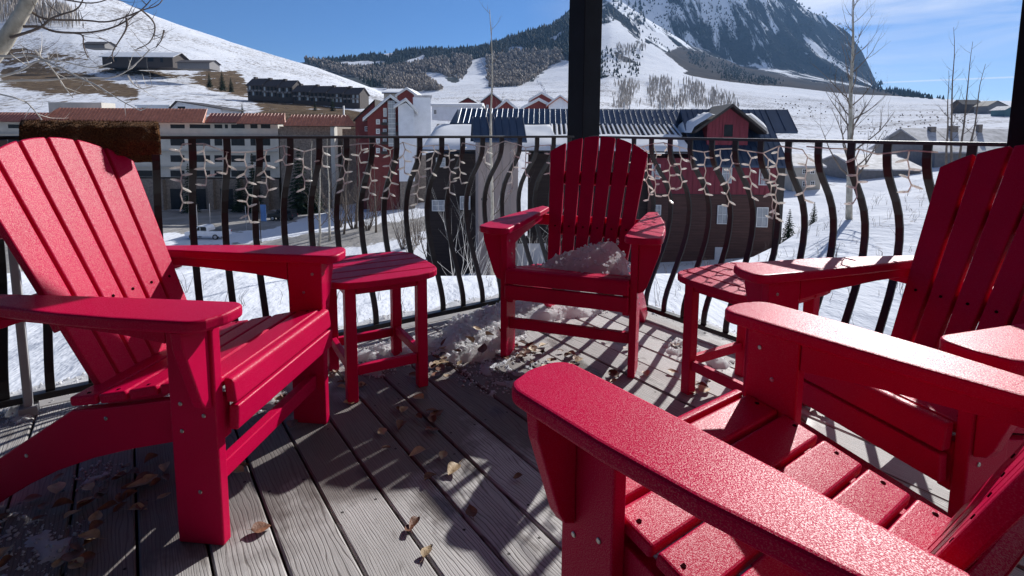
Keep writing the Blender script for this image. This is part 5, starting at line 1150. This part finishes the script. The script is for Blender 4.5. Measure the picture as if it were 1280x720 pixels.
# ================================================================ STREET
M['carwhite'] = simple('white_car_paint', (.75, .76, .78), .25, .05, 2); M['carblack'] = simple('black_car_paint', (.02, .022, .022), .3, .2, 2); M['tyre'] = simple('tyre_rubber', (.02, .02, .02), .85, .2, 9); M['hub'] = simple('alloy_hub', (.4, .4, .42), .35, .1, 5, .8)
M['lampg'] = simple('headlamp_glass', (.6, .62, .65), .1, .1, 5); M['tail'] = simple('tail_lamp_red', (.35, .02, .02), .3, .1, 5)
def car(label, loc, rz, paint, pickup, cat, name):
    t = thing(name, label, cat, loc, rz); L = 5.2 if pickup else 4.3; w = .92
    if pickup: prof = [(0, .45), (L, .45), (L, 1.05), (L-.1, 1.15), (2.95, 1.12), (1.05, 1.08), (.15, .98), (0, .8)]
    else: prof = [(0, .5), (L, .5), (L, 1.15), (1.3, 1.15), (.08, 1.1), (0, .9)]
    mb = MB(); mb.prism(prof, -w, w, lambda a, b, h: Vector((a, h, b))); fixn(mb.build('body', M[paint], t, bevel=.07, seg=3))
    cab = [(1.05, 1.08), (3.1, 1.10), (3.02, 1.45), (2.75, 1.76), (1.95, 1.78), (1.75, 1.74)] if pickup else [(1.25, 1.15), (4.2, 1.15), (4.15, 1.8), (1.65, 1.82)]
    mb = MB(); mb.prism(cab, -w+.12, w-.12, lambda a, b, h: Vector((a, h, b))); fixn(mb.build('cabin', M[paint], t, bevel=.05))
    wn = ([[(1.45, 1.15), (2.0, 1.15), (2.0, 1.66), (1.85, 1.66)], [(2.08, 1.15), (2.85, 1.15), (2.85, 1.55), (2.7, 1.66), (2.08, 1.66)]] if pickup else [[(1.6, 1.22), (2.5, 1.22), (2.5, 1.7), (1.8, 1.7)], [(2.58, 1.22), (3.3, 1.22), (3.3, 1.7), (2.58, 1.7)], [(3.38, 1.22), (4.05, 1.22), (4.0, 1.7), (3.38, 1.7)]])
    for s in (-1, 1):
        for q in wn: mb = MB(); y0, y1 = sorted((s*(w-.13), s*(w-.105))); mb.prism(q, y0, y1, lambda a, b, h: Vector((a, h, b))); fixn(mb.build('side_window', M['glass'], t))
        for x in (.95, L-1.15):
            rr = .37 if pickup else .39; mb = MB(); mb.tube([(x, s*(w-.22), rr), (x, s*(w+.01), rr)], rr, 18); wh = mb.build('wheel', M['tyre'], t); mb = MB(); mb.tube([(x, s*(w+.005), rr), (x, s*(w+.02), rr)], rr*.6, 12); mb.build('rim', M['hub'], wh)
        mb = MB(); mb.box((-.03, s*.75-.14, .78), (.06, s*.75+.14, .92)); mb.build('headlight', M['lampg'], t); mb = MB(); mb.box((L-.04, s*.78-.08, .85), (L+.02, s*.78+.08, 1.05)); mb.build('tail_light', M['tail'], t)
    mb = MB(); mb.prism([(1.10, 1.12), (1.72, 1.70), (1.70, 1.73), (1.06, 1.14)] if pickup else [(1.27, 1.2), (1.62, 1.76), (1.60, 1.79), (1.22, 1.2)], -w+.2, w-.2, lambda a, b, h: Vector((a, h, b))); fixn(mb.build('windscreen', M['glass'], t))
    if pickup: mb = MB(); mb.box((3.2, -w+.15, 1.0), (L-.2, w-.15, 1.16)); mb.build('truck_bed', M['carblack'], t)
    return t
p = P(237, 306, 70); car('white pickup truck parked along the street below the hotel', (p.x, p.y, gz(p.x+2.5, p.y)+.02), R(-3), 'carwhite', True, 'pickup truck', 'pickup_truck')
p = P(338, 275, 88); car('black off-road car parked in front of the hotel', (p.x, p.y, gz(p.x+2, p.y)+.02), R(-8), 'carblack', False, 'car', 'parked_car')
M['banner'] = simple('blue_banner_cloth', (.05, .13, .32), .8, .2, 2)
p = gp(326.5, 306, 66); t = thing('banner_pole', 'dark pole with a blue banner beside the street', 'banner', p); mb = MB(); mb.tube([(0, 0, -.3), (0, 0, 5.1)], .06, 8); mb.build('pole', M['trim'], t); mb = MB(); mb.box((.10, -.015, 2.7), (.78, .015, 4.75)); mb.build('banner', M['banner'], t); mb = MB(); mb.tube([(0, 0, 4.8), (.82, 0, 4.8)], .025, 6); mb.build('arm', M['trim'], t)
for i, (u, v, Y) in enumerate(((247, 285, 80), (263, 282, 82), (308, 286, 78), (322, 280, 84))):
    p = gp(u, v, Y); t = thing('street_pole', ['thin grey post by the pickup, leftmost', 'thin grey post behind the pickup, second from the left', 'thin grey post right of the pickup', 'thin grey post left of the banner pole'][i], 'post', p, 0, 'thin posts along the street'); mb = MB(); mb.tube([(0, 0, -.2), (0, 0, 3.4)], .05, 6); mb.build('shaft', M['greypost'], t); mb = MB(); mb.box((-.09, -.09, 3.41), (.09, .09, 3.5)); mb.build('cap', M['trim'], t)
# chairlift-like snow gun plume by the village
M['plume'] = snowmat('snow_spray', (.82, .83, .86), 1, 5, .3)
r = random.Random(5); mb = MB(); base = P(684, 119, 420)
for i in range(46):
    f = i/45; c = base+Vector((-6.5*f+r.uniform(-1, 1)*(.4+1.3*f), r.uniform(-1, 1), 10.5*f+r.uniform(-.8, .8))); s = .5+.9*f*(1-f*.4)
    for k in range(2):
        a = [Vector((r.uniform(-1, 1), r.uniform(-1, 1), r.uniform(-1, 1))).normalized()*s*r.uniform(.7, 1.2) for _ in range(4)]; mb.add([c+x for x in a], [(0, 1, 2), (0, 2, 3), (0, 3, 1), (1, 3, 2)])
tag(mb.build('snow_plume', M['plume']), 'white spray of a snow gun above the village roofs', 'snow spray', kind='stuff')

# ================================================================ SNOW ON THE DECK
def mound(label, poly, h, mat='snow', res=.012, base=0.0, seed=0, xy=None, zf=None, rough=1.0, edge=.07, name='snow_patch', broken=0.0, chunks=120, cs=.010):
    pts = [G(u, v, base) for u, v in poly] if xy is None else [Vector((*q, 0)) for q in xy]
    px = [(p.x, p.y) for p in pts]; xs = [p[0] for p in px]; ys = [p[1] for p in px]; x0, x1, y0, y1 = min(xs)-.03, max(xs)+.03, min(ys)-.03, max(ys)+.03
    nx, ny = int((x1-x0)/res)+2, int((y1-y0)/res)+2
    gx, gy = np.meshgrid(x0+np.arange(nx)*res, y0+np.arange(ny)*res, indexing='ij'); fx, fy = gx.ravel(), gy.ravel()
    nzv = np.array([mnoise.noise_vector(Vector((a*9, b*9, seed)))[:2] for a, b in zip(fx, fy)])+.5*np.array([mnoise.noise_vector(Vector((a*30, b*30, seed)))[:2] for a, b in zip(fx, fy)]); wx, wy = fx+nzv[:, 0]*.035, fy+nzv[:, 1]*.035
    ins = inpoly(wx, wy, px); dist = np.full(len(fx), 9.)
    for i in range(len(px)):
        a, b = np.array(px[i-1]), np.array(px[i]); ab = b-a; tt = np.clip(((wx-a[0])*ab[0]+(wy-a[1])*ab[1])/(ab@ab+1e-9), 0, 1); dist = np.minimum(dist, np.hypot(wx-a[0]-tt*ab[0], wy-a[1]-tt*ab[1]))
    dist = np.where(ins, dist, -dist)
    hh = np.clip(dist/edge, 0, 1); hh = hh*hh*(3-2*hh)
    z = np.zeros(len(fx)); V = []; cx, cy = sum(xs)/len(xs), sum(ys)/len(ys); b0 = zf(cx, cy) if zf else base
    for i, (a, b) in enumerate(zip(fx, fy)):
        n = .65+.55*mnoise.noise(Vector((a*8, b*8, seed+3)))+.28*rough*mnoise.noise(Vector((a*26, b*26, seed)))
        lump = abs(mnoise.noise(Vector((a*60, b*60, seed+7))))*.35+abs(mnoise.noise(Vector((a*110, b*110, seed))))*.08
        zz_ = hh[i]*h*max(.15, n)+hh[i]*lump*.012*rough+(.0015 if dist[i] > 0 else -.012)
        if broken and dist[i] > 0:
            bk = mnoise.noise(Vector((a*16, b*16, seed+2)))+.6*mnoise.noise(Vector((a*45, b*45, seed+4))); kk = max(0, min(1, (bk+.55-broken)/.25)); zz_ = zz_*kk-.010*(1-kk)
        V.append((a-cx, b-cy, zz_+((zf(a, b) if zf else base)-b0)))
    keep = dist > -res*1.5; F = []; A = []
    for i in range(nx-1):
        for j in range(ny-1):
            k = i*ny+j; q = (k, k+ny, k+ny+1, k+1)
            if all(keep[x] for x in q): F.append(q)
    mb = MB(); used = sorted({x for q in F for x in q}); ix = {x: n for n, x in enumerate(used)}; mb.add([V[x] for x in used], [tuple(ix[x] for x in q) for q in F])
    # crumbs and ice grains lying on and around it
    rc = random.Random(seed*31+5); ids = [i for i in range(len(fx)) if dist[i] > -.018]; area = len(ids)*res*res
    for _ in range(int(chunks*area/.05)):
        i = rc.choice(ids); s_ = cs*(rc.random()**2.2*.9+.18); c = Vector((fx[i]-cx+rc.uniform(-res, res), fy[i]-cy+rc.uniform(-res, res), max(V[i][2], (zf(fx[i], fy[i])-b0) if zf else 0)+s_*.3))
        q = [Vector(d)*s_*rc.uniform(.6, 1.25) for d in ((1, 0, 0), (0, 1, 0), (-1, 0, 0), (0, -1, 0), (0, 0, .8), (0, 0, -.6))]; m3 = Matrix.Rotation(rc.uniform(0, 6.3), 3, Vector((rc.uniform(-1, 1), rc.uniform(-1, 1), rc.uniform(-1, 1))).normalized())
        mb.add([c+m3 @ x for x in q], [(0, 1, 4), (1, 2, 4), (2, 3, 4), (3, 0, 4), (1, 0, 5), (2, 1, 5), (3, 2, 5), (0, 3, 5)])
    o = mb.build(name, M[mat], smooth=True, loc=(cx, cy, b0)); tag(o, label, 'snow', kind=None); return o
mound('white heap of crumbly snow on the deck left of the middle chair', [(545, 440), (552, 412), (580, 396), (618, 385), (660, 381), (690, 384), (676, 400), (650, 418), (640, 436), (606, 452), (566, 456)], .062, seed=1, edge=.08, chunks=180, cs=.014)
mound('trampled greyish slush in the shade in front of the white snow heap', [(578, 456), (610, 450), (640, 440), (668, 452), (700, 462), (690, 478), (650, 488), (610, 490), (578, 478)], .010, 'icesnow', seed=2, edge=.05, rough=.9, broken=.55, chunks=220, cs=.008)
mound('low snow under the left side table', [(428, 446), (462, 434), (505, 424), (548, 420), (550, 438), (515, 456), (470, 470), (438, 472)], .035, seed=3, edge=.06, broken=.25)
mound('strip of snow behind the middle chair by the railing corner', [(640, 394), (690, 378), (752, 376), (768, 386), (735, 396), (690, 402), (652, 408)], .04, seed=4, edge=.05)
mound('small crust of snow on the deck between middle chair and right table', [(824, 430), (846, 424), (870, 430), (876, 440), (852, 447), (832, 440)], .02, seed=5, edge=.03, broken=.3)
mound('small lump of snow beneath the right side table', [(884, 452), (902, 446), (916, 454), (908, 464), (890, 462)], .03, seed=6, edge=.03, broken=.2)
mound('sheet of dirty ice on the deck at the bottom left', [(-30, 655), (30, 640), (78, 648), (100, 664), (92, 694), (70, 730), (-40, 740)], .006, 'icesnow', seed=7, edge=.08, rough=.6, broken=.42, chunks=300, cs=.007)
mound('glassy lump of snow at the far left by the slim grey post', [(10, 506), (44, 500), (50, 516), (30, 530), (12, 526)], .05, seed=8, edge=.05, broken=.2)
mound('lump of snow under the front of the left chair', [(326, 500), (350, 484), (384, 470), (392, 486), (366, 506), (338, 514)], .035, seed=9, edge=.04, broken=.2)
mound('melting snow scrap under the left chair beside the leaves', [(102, 590), (128, 578), (140, 590), (126, 604), (106, 606)], .004, 'icesnow', seed=10, edge=.03, broken=.5, chunks=500, cs=.006)
# snow lying on the middle chair's seat
cx_, cy_, ct = CH['C'][0][0], CH['C'][0][1], R(CH['C'][1])
def Cw(x, y): return (cx_+math.cos(ct)*x-math.sin(ct)*y, cy_+math.sin(ct)*x+math.cos(ct)*y)
def seatz(wx, wy):
    dx, dy = wx-cx_, wy-cy_; y = -math.sin(ct)*dx+math.cos(ct)*dy; x = math.cos(ct)*dx+math.sin(ct)*dy
    return .384+.18*min(0, y+.03)+max(0, -.14-y)*.62*max(0, min((.17-x)/.27, (x+.225)/.09, 1))
mound('wedge of snow lying on the seat of the middle chair', None, .035, 'seatsnow', seed=12, edge=.05, res=.008, chunks=160, cs=.011, xy=[Cw(.20, -.355), (Cw(.20, -.22)), Cw(.10, -.14), Cw(-.05, -.09), Cw(-.16, -.12), Cw(-.215, -.20), Cw(-.20, -.352)], zf=seatz, name='seat_snow')
def ridge(label, a0, a1, n0, n1, h, seed):
    xy = []; 
    k = 16
    for i in range(k+1): q = DK(a0+(a1-a0)*i/k, n0+.02*mnoise.noise(Vector((i*.7, seed, 0)))); xy.append((q.x, q.y))
    for i in range(k, -1, -1): q = DK(a0+(a1-a0)*i/k, n1+.02*mnoise.noise(Vector((i*.9, seed+5, 0)))); xy.append((q.x, q.y))
    mound(label, None, h, seed=seed, xy=xy, edge=.035, res=.016, base=-.006)
ridge('thin line of snow along the outer edge of the deck beyond the right railing', .05, 2.4, .065, .165, .022, 31)
def ridge2(label, x0, x1, a0, a1, h, seed):
    k = 16; xy = [(lambda q: (q.x, q.y))(DK(a0+.02*mnoise.noise(Vector((i*.7, seed, 0))), x0+(x1-x0)*i/k)) for i in range(k+1)]+[(lambda q: (q.x, q.y))(DK(a1+.02*mnoise.noise(Vector((i*.7, seed, 4))), x0+(x1-x0)*i/k)) for i in range(k, -1, -1)]
    mound(label, None, h, seed=seed, xy=xy, edge=.035, res=.016, base=-.004)
ridge2('band of snow along the outer edge of the deck beyond the left railing', -.2, -3.2, -.20, -.075, .03, 33)

# ================================================================ FALLEN LEAVES
def leafmesh(seed, mat):
    r = random.Random(seed); V = []; F = []; n = 9; L = r.uniform(.019, .027); w = L*r.uniform(.62, .85); curl = r.uniform(.10, .55); tw = r.uniform(-.4, .4)
    for i in range(n+1):
        f = i/n; hw = w*math.sin(math.pi*f**.8)**.85*(1-.25*f)+.0004; x = L*2*(f-.5)
        for j in (-1, -.5, 0, .5, 1): V.append((x, hw*j, abs(j)**1.5*hw*curl*1.4+.006*math.sin(f*5+seed)*curl+tw*x*j*.25+.004+curl*.02*(f-.5)**2))
    for i in range(n):
        for j in range(4): a = i*5+j; F.append((a, a+5, a+6, a+1))
    b = len(V); V += [(-L, -.0008, .004), (-L, .0008, .004), (-L*2.1, .002, .007)]; F.append((b, b+1, b+2))
    me = bpy.data.meshes.new('leaf'); me.from_pydata(V, [], F); me.materials.append(mat); me.polygons.foreach_set('use_smooth', [True]*len(me.polygons)); return me
LM = [leafmesh(i, M['leaf'] if i % 3 else M['palel']) for i in range(9)]
r = random.Random(99); spots = [(92, 708), (152, 600), (165, 610), (208, 625), (152, 635), (190, 577), (205, 585), (100, 688), (40, 625), (297, 590), (303, 583), (325, 663), (118, 648), (210, 600), (150, 625), (172, 640),
 (522, 523), (543, 540), (520, 500), (497, 515), (540, 522), (478, 540), (485, 560), (540, 598), (565, 590), (517, 655), (512, 662), (537, 690), (650, 600), (590, 640), (437, 505), (425, 480), (417, 470), (430, 488), (410, 462),
 (548, 452), (556, 440), (540, 462), (520, 470), (560, 470), (575, 462), (588, 448), (600, 440), (655, 430), (660, 440), (668, 436), (676, 442), (648, 445), (690, 450), (700, 440), (665, 455), (725, 450), (735, 404), (722, 448), (640, 425), (760, 425), (770, 470), (765, 478), (782, 436), (795, 453), (806, 470), (862, 486), (872, 482), (878, 490), (884, 478), (842, 433), (838, 468), (1008, 508), (1000, 505), (1016, 512), (1000, 530), (362, 497), (348, 492), (300, 578), (362, 530), (380, 478)]
for cu, cv, su, sv, n_ in ((150, 610, 70, 40, 16), (60, 640, 60, 40, 8), (350, 500, 40, 14, 8), (430, 475, 30, 16, 10), (560, 455, 40, 14, 12), (655, 440, 30, 10, 14), (700, 450, 50, 14, 8), (540, 540, 60, 40, 8), (870, 485, 24, 10, 5), (1000, 520, 40, 20, 5), (80, 690, 70, 26, 8)):
    spots += [(r.gauss(cu, su*.5), r.gauss(cv, sv*.5)) for _ in range(n_)]
for i, (u, v) in enumerate(spots):
    p = G(u+r.uniform(-3, 3), v+r.uniform(-2, 2), .004); o = bpy.data.objects.new('fallen_leaf', LM[i % 9]); COL.objects.link(o); s = r.uniform(.7, 1.05); o.location = p+Vector((0, 0, .002)); o.rotation_euler = (r.uniform(-.22, .22), r.uniform(-.2, .2), r.uniform(0, 6.28)); o.scale = (s, s, s)
    tag(o, 'small dry curled leaf fallen on the deck planks', 'leaf', 'fallen leaves on the deck')
for i, (u, v, z) in enumerate(((586, 425, .08), (604, 436, .09), (556, 428, .07), (612, 420, .1), (572, 440, .06), (625, 415, .09), (596, 412, .09))):
    o = bpy.data.objects.new('fallen_leaf', LM[(i*2) % 9]); COL.objects.link(o); o.location = G(u, v, z); o.rotation_euler = (r.uniform(-.8, .8), r.uniform(-.8, .8), r.uniform(0, 6)); tag(o, 'dry brown leaf lying on the white snow heap', 'leaf', 'leaves on the snow heap')

# ================================================================ PORCH ROOF AND HOUSE WALL (unseen, added over and behind the viewpoint to deepen shade)
mb = MB(); mb.prism([(-.45, .40), (3.6, .40), (3.6, -4.4), (-.45, -4.4)], 2.56, 2.62, lambda a, b, h: DK(a, b, h)); tag(mb.build('unseen_porch_roof', M['darkwood']), 'unseen dark timber porch roof added above the deck for shade', 'roof', kind='structure')
mb = MB(); mb.prism([(-.07, .07), (3.6, .07), (3.6, -.07), (-.07, -.07)], 2.42, 2.555, lambda a, b, h: DK(a, b, h)); mb.prism([(-.07, -.0705), (.07, -.0705), (.07, -4.4), (-.07, -4.4)], 2.42, 2.555, lambda a, b, h: DK(a, b, h)); tag(mb.build('unseen_porch_beams', M['post']), 'unseen black beams carrying the added porch roof', 'beam', kind='structure')
mb = MB(); mb.box((-4, -1.3, -.3), (3.4, -1.2, 2.55)); tag(mb.build('unseen_house_wall', M['darkwood']), 'unseen dark timber house wall added at the back of the deck for shade', 'wall', kind='structure')

# ================================================================ MOUNTAIN AIR
mb = MB(); mb.box((-9000, -60, -60), (14000, 7000, 1750)); hz = mb.build('haze', []) if False else None
me = bpy.data.meshes.new('haze'); me.from_pydata(mb.v, [], mb.f); hz = bpy.data.objects.new('haze', me); COL.objects.link(hz)
m = bpy.data.materials.new('mountain_air'); m.use_nodes = True; t = m.node_tree; t.nodes.remove(t.nodes['Principled BSDF']); pv = t.nodes.new('ShaderNodeVolumePrincipled'); pv.inputs['Color'].default_value = (.30, .56, 1, 1); pv.inputs['Density'].default_value = 4e-5; pv.inputs['Anisotropy'].default_value = .2
t.links.new(pv.outputs[0], t.nodes['Material Output'].inputs['Volume']); me.materials.append(m); tag(hz, 'thin blue mountain air over the valley', 'haze', kind='stuff')
